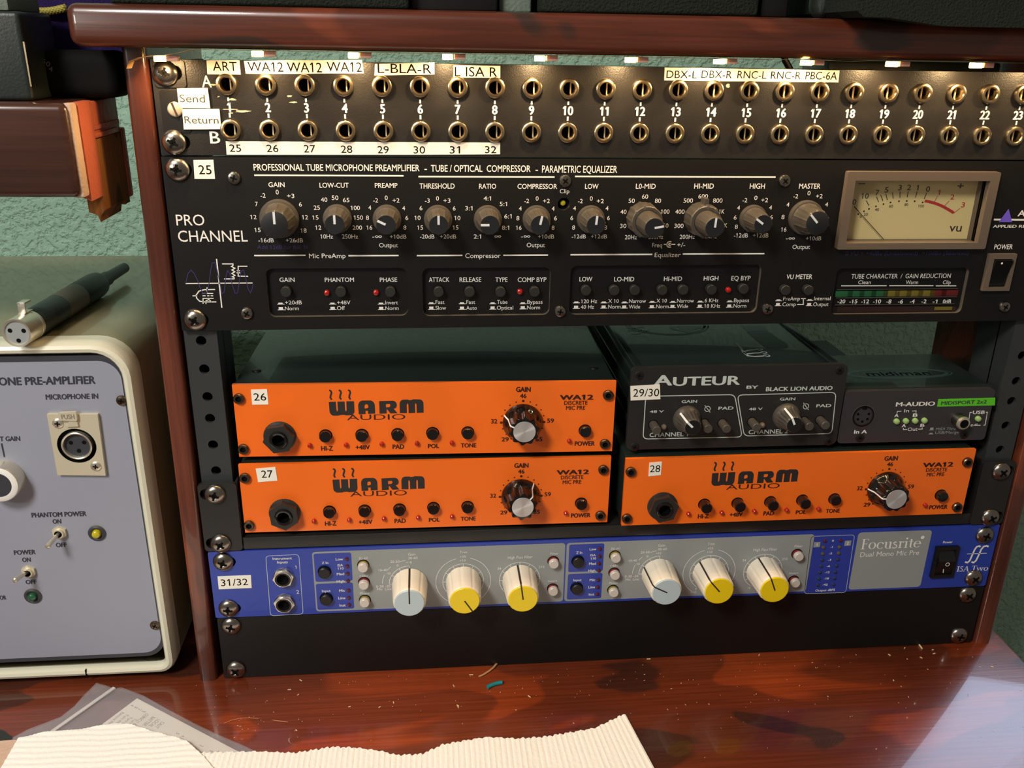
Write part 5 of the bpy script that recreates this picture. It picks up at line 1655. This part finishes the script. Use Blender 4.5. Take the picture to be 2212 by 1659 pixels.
m.prism(loop([(-68.09,173.14),(-58.75,172.39),(-58.49,177.84),(-67.96,177.54)], 1.2)[::-1], PY - 4.0, PY - 2.2, 'satin')
m.prism([(-65.04,168.89),(-58.95,169.2),(-59.26,172.8),(-62.98,172.89)], PY - 3.4, PY - 2.0, 'satin')
m.text('nickel', 'PUSH', -63.1,175.26,6.6,2.58, PY - 4.08, 0.03)
part('latch', m, xl)
ps2 = small_screw_mesh(2.9, 0.9, 'nickel')
for (x, z), t in (((-69.52,170.74), .1), ((-53.75,144.73), .2)):
    inst('plate_screw', ps2, xl, x, PY - 2.2, z, t)
ps3 = small_screw_mesh(3.0, 1.6, 'gunmetal')
for (x, z), t in (((-35.48,182.44), .2), ((-36.12,38), .5)):
    inst('panel_screw', ps3, vp, x, PY, z, t)
# toggles
m = MB()
hx = [(4.0 * sin(radians(60 * k)), 4.0 * cos(radians(60 * k))) for k in range(6)][::-1]
m.prism(hx, -1.8, 0, 'satin', [circ(0, 0, 2.6, 16)])
m.lathe([(2.9, -1.8, 'satin'), (2.7, -3.2, 'satin'), (2.1, -3.2, 'void'), (2.0, -1.0, 'void'), (0.01, -1.0, 'void')], 20)
tn = m.mesh('toggle_switch')


def lever_mesh(dx, dz):
    m_ = MB()
    m_.lathe([(1.0, -1, 'nickel'), (1.15, -6, 'nickel'), (1.55, -11.5, 'nickel'), (1.5, -12.5, 'nickel'), (0.8, -13, 'nickel'), (0.01, -13.1, 'nickel')], 16)
    d_ = Vector((dx, -12, dz)).normalized()
    rt = Vector((0, -1, 0)).rotation_difference(d_).to_matrix()
    m_.xf(0, lambda v: rt @ v)
    return m_.mesh('lever')


for (x, z), dx, dz in (((-79.96,103.38), -3.0, -2.4), ((-100.88,78.69), -3.0, 1.5)):
    t = inst('toggle_switch', tn, vp, x, PY, z)
    inst('lever', lever_mesh(dx, dz), t, 0, 0, 0)
for (x, z), mt_ in (((-60.08,101.85), 'yelled'), ((-101.57,61.78), 'dkgrn')):
    m = MB()
    m.lathe([(4.9, 0, 'bezel'), (4.8, -0.8, 'border'), (3.9, -1.3, 'border'), (2.7, -0.7, 'border'), (2.6, 0, 'void'), (0.01, 0, 'void')], 28)
    t = inst('lamp_bezel', m.mesh('lamp_bezel'), vp, x, PY, z)
    inst('lamp', led_mesh(2.5, 3.4, mt_), t, 0, 0, 0, label='yellow lamp' if mt_ == 'yelled' else 'green lamp')

# ------------------------------------------------------------------ in-line xlr connector lying on the case
xc = thing('xlr_connector', 'black barrel in-line connector with silver socket end, lying on the ivory case', 'connector', (-79.2, -3.5, 223.4), rotz=-0.079)
WL[xc] = Vector((0, 0, 0))
m = MB()
m.lathe([(6.0, 1.2, 'satin'), (6.3, 0.2, 'nickel'), (7.3, 0, 'nickel'), (7.5, 0.8, 'nickel'), (7.5, 13, 'nickel'), (7.7, 13.2, 'nickel'), (7.7, 15, 'nickel'), (7.2, 15.2, 'nickel')], 40)
m.lathe([(6.1, 1.0, 'grey'), (0.01, 1.0, 'grey')], 32)
for a in (-62, 62, 180):
    s = len(m.v)
    m.prism(circ(3.9 * sin(radians(a)), 3.6 * cos(radians(a)) - 0.6, 1.15, 12), 0.85, 1.1, 'void')
part('socket_end', m, xc, 'silver three hole socket end')
m = MB()
m.lathe([(7.2, 15.2, 'blackbox'), (7.55, 16, 'blackbox'), (7.6, 44, 'blackbox'), (7.6, 70, 'dark'), (7.75, 70.5, 'dark'), (7.75, 94, 'dark'), (7.2, 98, 'dark'), (4.6, 99, 'dark'), (4.4, 112, 'dark'), (3.6, 113, 'dark'), (3.2, 140, 'dark'), (0.01, 140.2, 'dark')], 40)
part('barrel', m, xc)
m = MB()
m.lathe([(7.66, 45, 'bezel'), (7.66, 69, 'bezel')], 40)
part('grey_band', m, xc)
m = MB()
m.box(-1.9, 1.9, 8, 16.5, 7.2, 8.0, 'nickel', 0.2)
m.box(-1.9, 1.9, 9.2, 10, 7.8, 13.2, 'nickel', 0.2)
m.box(-2.0, 2.0, 9.2, 16, 12.6, 13.4, 'nickel', 0.2)
part('latch', m, xc)

# ------------------------------------------------------------------ things on the side shelf
x1 = (-48.38,342.32)[0]
bc = thing('black_case', 'greenish black case with grey top strip on the side shelf, far left', 'case', (-110, 0, 336.8))
m = MB()
m.box(-150, x1, -12, 26, 336.8, 374.6, 'blackbox', 2.2, 3)
part('body', m, bc)
m = MB()
m.box(-150, x1 - 4.2, -11, 24, 374.7, 384, 'greypole', 0.8)
part('top_strip', m, bc, 'pale grey strip along the top')
m = MB()
m.box(x1 - 0.4, x1 + 0.3, -11.6, -9.8, 343, 362, 'brass')  # brassy highlight on the right edge, put in as a metal sliver
part('edge_highlight', m, bc)
m = MB()
m.box((-52.98,347.56)[0], (-15.67,348.06)[0], 8, 34, 336.8, (-34.85,358.52)[1], 'void', 6, 4)
for st, c, a in (('6', (-48.51,353.44), -.5), ('0', (-46.84,352.23), -.5), ('X', (-49.44,350.35), .8), ('4', (-45.95,349.99), -.3)):
    m.text('faint', st, c[0], c[1], 1.7, 2.2, 7.9, 0, 0, 0, a)
solo('black_pouch', m, 'plain black pouch with faint grey characters lying on the side shelf', 'pouch', (-50, 20, 336.8))
pu = thing('felt_bag', 'dark purple felt bag with gold cord behind the black pouch', 'bag', (-50, 42, 336.8))
m = MB()
bm = bmesh.new()
bmesh.ops.create_grid(bm, x_segments=24, y_segments=10, size=0.5)
for v in bm.verts:
    a, b = v.co.x, v.co.y
    v.co = (-52 + a * 66, 44 - 5 * cos(a * pi) * (1 - (b * 1.6) ** 2 * .4) + 1.2 * sin(a * 19 + b * 5), 337 + (b + .5) * 70)
r_ = bmesh.ops.extrude_face_region(bm, geom=bm.faces[:])
for e in r_['geom']:
    if isinstance(e, bmesh.types.BMVert):
        e.co.y = 49.5
m.bm(bm, 'purplecloth')
part('bag_body', m, pu)


def tube(m_, pts, r, mt, n=8):
    P = [Vector(p) for p in pts]
    rows = []
    for i, p in enumerate(P):
        d_ = (P[min(i + 1, len(P) - 1)] - P[max(i - 1, 0)]).normalized()
        u_ = d_.cross(Vector((0.13, 0.21, 1))).normalized()
        v_ = d_.cross(u_)
        rows.append([p + (u_ * cos(2 * pi * k / n) + v_ * sin(2 * pi * k / n)) * r for k in range(n)])
    o_ = len(m_.v)
    m_.v += [tuple(v) for r__ in rows for v in r__]
    for i in range(len(P) - 1):
        for k in range(n):
            j = (k + 1) % n
            m_.f.append([o_ + i * n + k, o_ + i * n + j, o_ + (i + 1) * n + j, o_ + (i + 1) * n + k])
            m_.m.append(mt)
    m_.f.append([o_ + k for k in range(n)])
    m_.m.append(mt)
    m_.f.append([o_ + (len(P) - 1) * n + k for k in range(n)])
    m_.m.append(mt)
    return m_


m = MB()
(xa, za), (xb, zb) = [(-65.44,376.6),(-45.38,377.41)]
for ph in (0, pi):
    tube(m, [(xa + (xb - xa) * t / 90, 36.5 + 0.9 * cos(t * 0.9 + ph), za + (zb - za) * t / 90 - 1.4 * sin(pi * t / 90) + 1.0 * sin(t * 0.9 + ph)) for t in range(91)], 0.95, 'gold', 7)
(xa, za), (xb, zb) = [(-65.72,354.76),(-59.19,357.02)]
for ph in (0, pi):
    tube(m, [(xa + (xb - xa) * t / 30, 35.6 + 0.9 * cos(t * 0.9 + ph), za + (zb - za) * t / 30 + 1.0 * sin(t * 0.9 + ph)) for t in range(31)], 0.95, 'gold', 7)
part('cord', m, pu, 'twisted gold cord')

# ------------------------------------------------------------------ foam and boxes on the top board, seen only along their lower edge
TB = 378.6


def topper(name, label, cat, xa, xb, y0, y1, mt, bev=2.0, h=34, group=None):
    m_ = MB()
    bm_2 = bmesh.new()
    bmesh.ops.create_cube(bm_2, size=1)
    for v in bm_2.verts:
        v.co = ((xa + xb) / 2 + v.co.x * (xb - xa), (y0 + y1) / 2 + v.co.y * (y1 - y0), TB + h / 2 + v.co.z * h)
    bmesh.ops.bevel(bm_2, geom=bm_2.edges[:], offset=bev, segments=3, profile=0.5, affect='EDGES')
    m_.bm(bm_2, mt)
    return solo(name, m_, label, cat, ((xa + xb) / 2, (y0 + y1) / 2, TB), group)


topper('foam_pad', 'long black foam pad at the left end of the top board', 'foam pad', (-8.51,378.28)[0], (123.01,380.91)[0], -14, 60, 'foam', 1.6)
topper('black_box', 'smooth black box on the top board beside the grey stand foot', 'box', (123.54,380.81)[0], (163.67,381.6)[0], -6, 50, 'dark', 0.8)
topper('stand_foot', 'grey stand foot on the top board between two black blocks', 'stand', (165.02,381.43)[0], (180.43,381.74)[0], 0, 40, 'greypole', 1.0)
topper('foam_pad', 'black foam pad in the middle of the top board', 'foam pad', (183.76,381.34)[0], (286.64,382.58)[0], -14, 60, 'foam', 1.6)
topper('black_box', 'narrow black box on the top board left of the gap showing teal wall', 'box', (289.52,382.42)[0], (302.97,382.68)[0], -8, 50, 'dark', 0.8)
topper('black_canister', 'rounded black canister on the top board right of the gap', 'canister', (317.82,383.03)[0], (326.18,382.78)[0] + 1, -6, 8, 'blackbox', 5.5)
xa = (322.6,381.55)[0]
m = MB()
bm = bmesh.new()
bmesh.ops.create_grid(bm, x_segments=40, y_segments=24, size=0.5)
for v in bm.verts:
    a, b = v.co.x + .5, v.co.y + .5
    yy = -40 + 120 * b
    sag = 0.0
    if yy < -22:
        sag = 3.2 * min(1, max(0, (a - 0.1) / 0.18)) * min(1, (-22 - yy) / 4)
    v.co = (xa + a * 150, yy, TB - sag + (2.5 if a < 0.02 else 0))
r_ = bmesh.ops.extrude_face_region(bm, geom=bm.faces[:])
for e in r_['geom']:
    if isinstance(e, bmesh.types.BMVert):
        e.co.z = TB + 46
bmesh.ops.recalc_face_normals(bm, faces=bm.faces[:])
m.bm(bm, 'foam')
solo('foam_pad', m, 'black foam pad drooping over the front of the top board at right', 'foam pad', (xa + 75, 20, TB))

# dark box and cables seen through the slit above the patch bay
xa = (363.57,359.15)[0]
solo('dark_case', MB().box(xa, 470, 74, 114, 309.6, 359, 'chassis', 2), 'dark case standing behind the patch bay, seen through the slit at right', 'case', (430, 94, 309.6))
for (pa, pb_), lb_ in ((([(344.07,362.66),(352.26,352.9)]), 'black cable crossing the slit above the patch bay, left of two'), (([(368.07,363.04),(363.2,353.05)]), 'black cable crossing the slit above the patch bay, right of two')):
    m = MB()
    yb = 92
    dx = pb_[0] - pa[0]
    pts = [(pa[0] - dx * 0.1, yb, 360.2), (pa[0], yb, 358), (pb_[0], yb, 347), (pb_[0] + dx * 1.2, yb + 4, 330), (pb_[0] + dx * 1.8, yb + 6, 311.8)]
    tube(m, pts, 2.0, 'dark', 10)
    solo('cable', m, lb_, 'cable', (pb_[0], yb, 309.6), 'cables behind the patch bay')

# ------------------------------------------------------------------ loose things on the desk


def sheet(poly, z0, th, mt, holes=(), wob=None):
    s = MB()
    loops = [list(poly)]
    tr = tessellate_polygon([[Vector((p[0], p[1], 0)) for p in loops[0]]])
    P = loops[0]
    ft = []
    for t in tr:
        a, b, c = (P[i] for i in t)
        cr = (b[0] - a[0]) * (c[1] - a[1]) - (b[1] - a[1]) * (c[0] - a[0])
        ft.append(list(t) if cr > 0 else [t[0], t[2], t[1]])
    zf = wob or (lambda x, y_: 0)
    s.add([(p[0], p[1], z0 + th + zf(*p)) for p in P], ft, mt)
    s.add([(p[0], p[1], z0 + zf(*p)) for p in P], [f[::-1] for f in ft], mt)
    n_ = len(P)
    s.add([(p[0], p[1], z0 + th + zf(*p)) for p in P] + [(p[0], p[1], z0 + zf(*p)) for p in P], [[i, (i + 1) % n_, (i + 1) % n_ + n_, i + n_] for i in range(n_)], mt)
    return s


def grid_sheet(inside, x0, x1, y0, y1, nx, ny, zfun, th, mt):
    """sheet on a fine grid clipped by the far edge inside(x) -> y, following zfun"""
    s = MB()
    idx = {}
    for i in range(nx + 1):
        x = x0 + (x1 - x0) * i / nx
        yt = inside(x)
        for j in range(ny + 1):
            y_ = y0 + (yt - y0) * j / ny
            idx[i, j] = len(s.v)
            s.v.append((x, y_, zfun(x, y_)))
    n_ = len(s.v)
    s.v += [(v[0], v[1], v[2] - th) for v in s.v]
    for i in range(nx):
        for j in range(ny):
            q_ = [idx[i, j], idx[i + 1, j], idx[i + 1, j + 1], idx[i, j + 1]]
            s.f.append(q_)
            s.f.append([k + n_ for k in q_[::-1]])
            s.m += [mt, mt]
    edge = [(i, ny) for i in range(nx + 1)] + [(nx, j) for j in range(ny, -1, -1)] + [(i, 0) for i in range(nx, -1, -1)] + [(0, j) for j in range(ny + 1)]
    for a, b in zip(edge, edge[1:]):
        if a != b:
            s.f.append([idx[a], idx[b], idx[b] + n_, idx[a] + n_])
            s.m.append(mt)
    return s


def interp(pts):
    pts = sorted(pts)

    def f(x):
        if x <= pts[0][0]:
            return pts[0][1]
        for (xa_, ya_), (xb_, yb_) in zip(pts, pts[1:]):
            if x <= xb_:
                return ya_ + (yb_ - ya_) * (x - xa_) / (xb_ - xa_)
        return pts[-1][1]
    return f


# folded ribbed paper towel: lower layer runs right, upper layer is folded over at the left
tw = thing('paper_towel', 'folded off-white ribbed paper towel lying at the front of the desk', 'paper towel', (60, -90, 0))
far = interp([(-29.5,-68.1),(-8,-62.5),(5.9,-64.2),(33,-65),(53.1,-66.8),(72.2,-63.9),(84.9,-65.5),(98.7,-69),(107.6,-72.7),(121.4,-73.1),(132.8,-67.5),(157.2,-64.1),(173.9,-66.1),(189.6,-65.2),(217.8,-60.8),(238.8,-50.5)])
xr = ([(238.8,-50.5),(246.4,-96.9)])
fe = lambda x: far(x) + 0.5 * sin(x * 2.1) + 0.35 * sin(x * 5.3 + 1)
ribs = lambda x, y_: 2.4 + 0.22 * sin(x * 2.2 + 0.25 * sin(y_ * .5)) + 1.0 * max(0, sin(x * 0.045 + 1)) 
m = grid_sheet(fe, xr[0][0] - 330, xr[0][0], -170, 0, 330, 26, ribs, 0.45, 'towel')
sl = (xr[1][0] - xr[0][0]) / (xr[1][1] - xr[0][1])
m.xf(0, lambda v: Vector((v.x + (max(0, (v.x - xr[0][0] + 60) / 60)) * sl * (v.y - xr[0][1]) if v.x > xr[0][0] - 60 else v.x, v.y, v.z)))
part('lower_layer', m, tw)
far2 = interp([(-99.2,-46.7),(-86.1,-42.8),(-68,-41.7),(-50.5,-37.9),(-41.1,-39.7),(-28.1,-45.8),(-12.7,-52.2),(-7,-55.5),(4.4,-67.5),(16,-82.6)])
q = ([(-99.2,-46.7),(16,-82.6)])
rib2 = lambda x, y_: 4.2 + 0.2 * sin(y_ * 1.55 + 0.5 * sin(x * .21) + 0.4 * sin(x * .083)) + 0.5 * sin(x * .05)
m = grid_sheet(lambda x: far2(x) + 0.2 * sin(x * 3.0), q[0][0], q[1][0] - 3, -170, 0, 120, 130, rib2, 0.45, 'towel')
part('upper_layer', m, tw)
m = grid_sheet(lambda x: ([(-103.9,-47.3)])[0][1] + 0.1 * sin(x * 3), q[0][0] - 40, q[0][0] - 0.15, -170, 0, 20, 40, lambda x, y_: 3.9 + .25 * sin(y_ * .9 + x * .3), 0.45, 'tan')  # shaded left part of the towel, the shade put into a tan colour
part('shade_edge', m, tw, 'left edge of the towel, its shade coloured tan')

# clear zip bag with a printed leaflet inside
lf = MB()
LZ = 1.0
C4 = [(-45.9,-14.6),(-59,-34.8),(-65.3,-49),(15.2,-80.3),(22.5,-62.8)]
lf.v, lf.f, lf.m = [], [], []
s = sheet(C4, 0.7, 0.15, 'paper')
lf.add(s.v, s.f, 'paper')


def laid(mm, mt, st, p0, p1, h, z):
    """lettering lying flat, reading from p0 to p1"""
    vs_, fs = glyphs(st, 0.0, 0.0)
    xs_ = [v[0] for v in vs_]
    d_ = Vector(p1) - Vector(p0)
    L__ = d_.length
    d_.normalize()
    u_ = Vector((-d_.y, d_.x))
    kx_ = L__ / (max(xs_) - min(xs_))
    mm.add([tuple(Vector(p0) + d_ * ((v[0] - min(xs_)) * kx_) + u_ * (v[1] / CAPH * h)) + (z,) for v in vs_], fs, mt)


for st, pq, h in (('Remove the', ([(-51.2,-25.7),(-56.1,-35)]), 2.0), ('Turn the c', ([(-48.1,-27.6),(-52.5,-36.2)]), 2.0), ('Turn the', ([(-45.2,-30),(-49.2,-36.7)]), 2.0), ('Turn', ([(-42.4,-31.6),(-44.4,-35.7)]), 2.0), ('(2)BSC(1.0)', ([(-36.8,-28),(-42.4,-36.6)]), 2.2), ('BATTER', ([(-32.8,-30.7),(-36.5,-37.4)]), 2.4), ('LOCAL', ([(-29.3,-32.9),(-33,-38.5)]), 2.4), ('CAUT', ([(-26.3,-35.2),(-29.1,-39.6)]), 2.4), ('4', ([(-47.6,-19.9),(-48,-20.8)]), 2.2), ('3', ([(-44.8,-21.5),(-45.3,-22.5)]), 2.2), ('2', ([(-42.1,-23.5),(-42.6,-24.4)]), 2.2), ('1', ([(-39.4,-25.4),(-39.8,-26.1)]), 2.2), ('5', ([(-15.6,-44.7),(-16.1,-45.6)]), 2.2), ('4', ([(-12.2,-47),(-12.7,-47.9)]), 2.2), ('2', ([(-0.2,-55.3),(-0.7,-56.1)]), 2.2), ('1', ([(5.9,-59.5),(5.5,-60.1)]), 2.2), ('Repl', ([(10.3,-60.4),(7,-63.2)]), 2.2)):
    laid(lf, 'paperink', st, pq[0], pq[1], h, 0.9)
solo('leaflet', lf, 'small printed white leaflet inside the clear zip bag', 'leaflet', (-40, -35, 0.5))
bg = thing('zip_bag', 'clear plastic zip bag lying in front of the ivory case', 'plastic bag', (-60, -30, 0))
BP = [(-73.8,0.4),(-67.6,-2.1),(-62.2,-4.9),(-57.7,-4.9),(-52,-7.7),(-42.6,-12.9),(-26.1,-25.1),(-7.4,-38.5),(7.6,-48.7),(21.7,-56.9),(39.8,-68.8),(54.9,-80.4),(38.1,-95.3),(-69.7,-86.9),(-118.6,-57.9),(-109.4,-46.1),(-104.1,-41.3),(-98.7,-36.4),(-92.6,-32.8),(-84.5,-27.5),(-79.9,-18.7),(-77.6,-10.3)]
wz = lambda x, y_: 0.9 * sin(x * .16) * sin(y_ * .21 + 1)
part('upper_film', sheet(BP, 1.15, 0.08, 'bag', wob=lambda x, y_: 0.22 * sin(x * .5 + y_ * .3)), bg)
part('lower_film', sheet(BP, 0.15, 0.08, 'bag'), bg)
m = MB()
(a0, b0), (a1, b1) = [(-61.5,-5.4),(-84.4,-40)]
d = Vector((a1 - a0, b1 - b0)).normalized()
nn = Vector((-d.y, d.x)) * 1.1
s = sheet([(a0 + nn.x, b0 + nn.y), (a0 - nn.x, b0 - nn.y), (a1 - nn.x, b1 - nn.y), (a1 + nn.x, b1 + nn.y)], 1.45, 0.7, 'seal')
m.add(s.v, s.f, 'seal')
part('zip_seal', m, bg)

m = MB()
(a0, b0), (a1, b1) = [(160.7,-20.7),(169.9,-17.2)]
ww = [(a0 + (a1 - a0) * t / 8, b0 + (b1 - b0) * t / 8 + 0.8 * sin(pi * t / 8), 1.25) for t in range(9)]
tube(m, ww, 1.2, 'tealwire', 14)
solo('wire_sleeve', m, 'short teal offcut of wire sleeve on the wooden desktop', 'wire offcut', (ww[4][0], ww[4][1], 0))
m = MB()
pts = [(p[0], p[1], 0.55 + 0.8 * (k / 4)) for k, p in enumerate([(156,-9.8),(158.9,-8.3),(162.6,-5.5),(165.4,-2.7),(167.7,0.7)])]
tube(m, pts, 0.4, 'copper', 8)
m.add([(v[0] + .5, v[1] - .25, v[2]) for v in m.v], [list(f) for f in m.f], 'copper')
solo('copper_strand', m, 'twisted bit of bare copper strand beside the teal offcut', 'wire offcut', (pts[2][0], pts[2][1], 0))
m = MB()
pts = [(p[0], p[1], 0.4) for p in [(446.5,1.5),(446.3,-1.4),(446.2,-3.7)]]
tube(m, pts, 0.5, 'shaving', 6)
solo('wood_splinter', m, 'pale straight splinter on the desktop near the right end of the blanking panel', 'splinter', (pts[1][0], pts[1][1], 0))
m = MB()
pts = [(p[0], p[1], 0.25 + 0.5 * sin(k)) for k, p in enumerate([(8.9,-38.6),(12.7,-37.1),(17.4,-35.8),(22.2,-35.3),(28.1,-35.9),(33.3,-37.1),(39.3,-38.9),(44.9,-40.7)])]
tube(m, pts, 0.14, 'hair', 5)
solo('hair', m, 'single curved hair lying on the desktop right of the zip bag', 'hair', (pts[3][0], pts[3][1], 0))
m = MB()
q = [(-110.6,-75.5),(-130.8,-30.3),(-112.5,-36.1),(-104.5,-42.4),(-105.8,-60)]
s = sheet(q, 0.1, 1.2, 'blackbox')
m.add(s.v, s.f, 'blackbox')
solo('black_pad', m, 'corner of a black pad at the left edge of the desktop', 'pad', (q[2][0], q[2][1], 0.1))

# pale shavings and crumbs scattered over the desktop
m = MB()
rnd = random.Random(11)
spots = [([(104.5,-28.7)]), ([(142.5,-35.1)]), ([(142,-34.2)]), ([(45.4,3)]), ([(47.7,-4.9)]), ([(47.7,-17.7)]), ([(50.5,-47.3)]), ([(41.9,-12.8)]), ([(151.5,-7.4)]), ([(140.4,-16.8)]), ([(452.8,-5.1)]), ([(451.7,-8.8)]), ([(435.2,-2)]), ([(412.2,-31.9)]), ([(481.7,-24.3)]), ([(421.7,-8)]), ([(441,-12.2)]), ([(337.2,-1.9)]), ([(264.9,-0.7)]), ([(185.1,-29.5)]), ([(96.5,-32)]), ([(78.9,-30.3)])]
for q in spots:
    x, yy = q[0]
    L1, a = rnd.uniform(.5, 1.2), rnd.uniform(0, pi)
    s0 = len(m.v)
    m.box(-L1, L1, -0.22, 0.22, 0.05, 0.35, 'shaving')
    m.xf(s0, lambda v: Matrix.Rotation(a, 3, 'Z') @ v + Vector((x, yy, 0)))
for k in range(190):
    x = rnd.uniform(-20, 490)
    yy = -4 - abs(rnd.gauss(0, 36))
    L1, a = rnd.choice((.1, .12, .15, .2, .45)), rnd.uniform(0, pi)
    s0 = len(m.v)
    m.box(-L1, L1, -.11, .11, 0.03, 0.2, 'crumb')
    m.xf(s0, lambda v: Matrix.Rotation(a, 3, 'Z') @ v + Vector((x, yy, 0)))
solo('crumbs', m, 'pale shavings and crumbs scattered over the red-brown desktop', 'crumbs', (240, -50, 0.02), None, 'stuff')

bpy.data.objects.remove(_to)
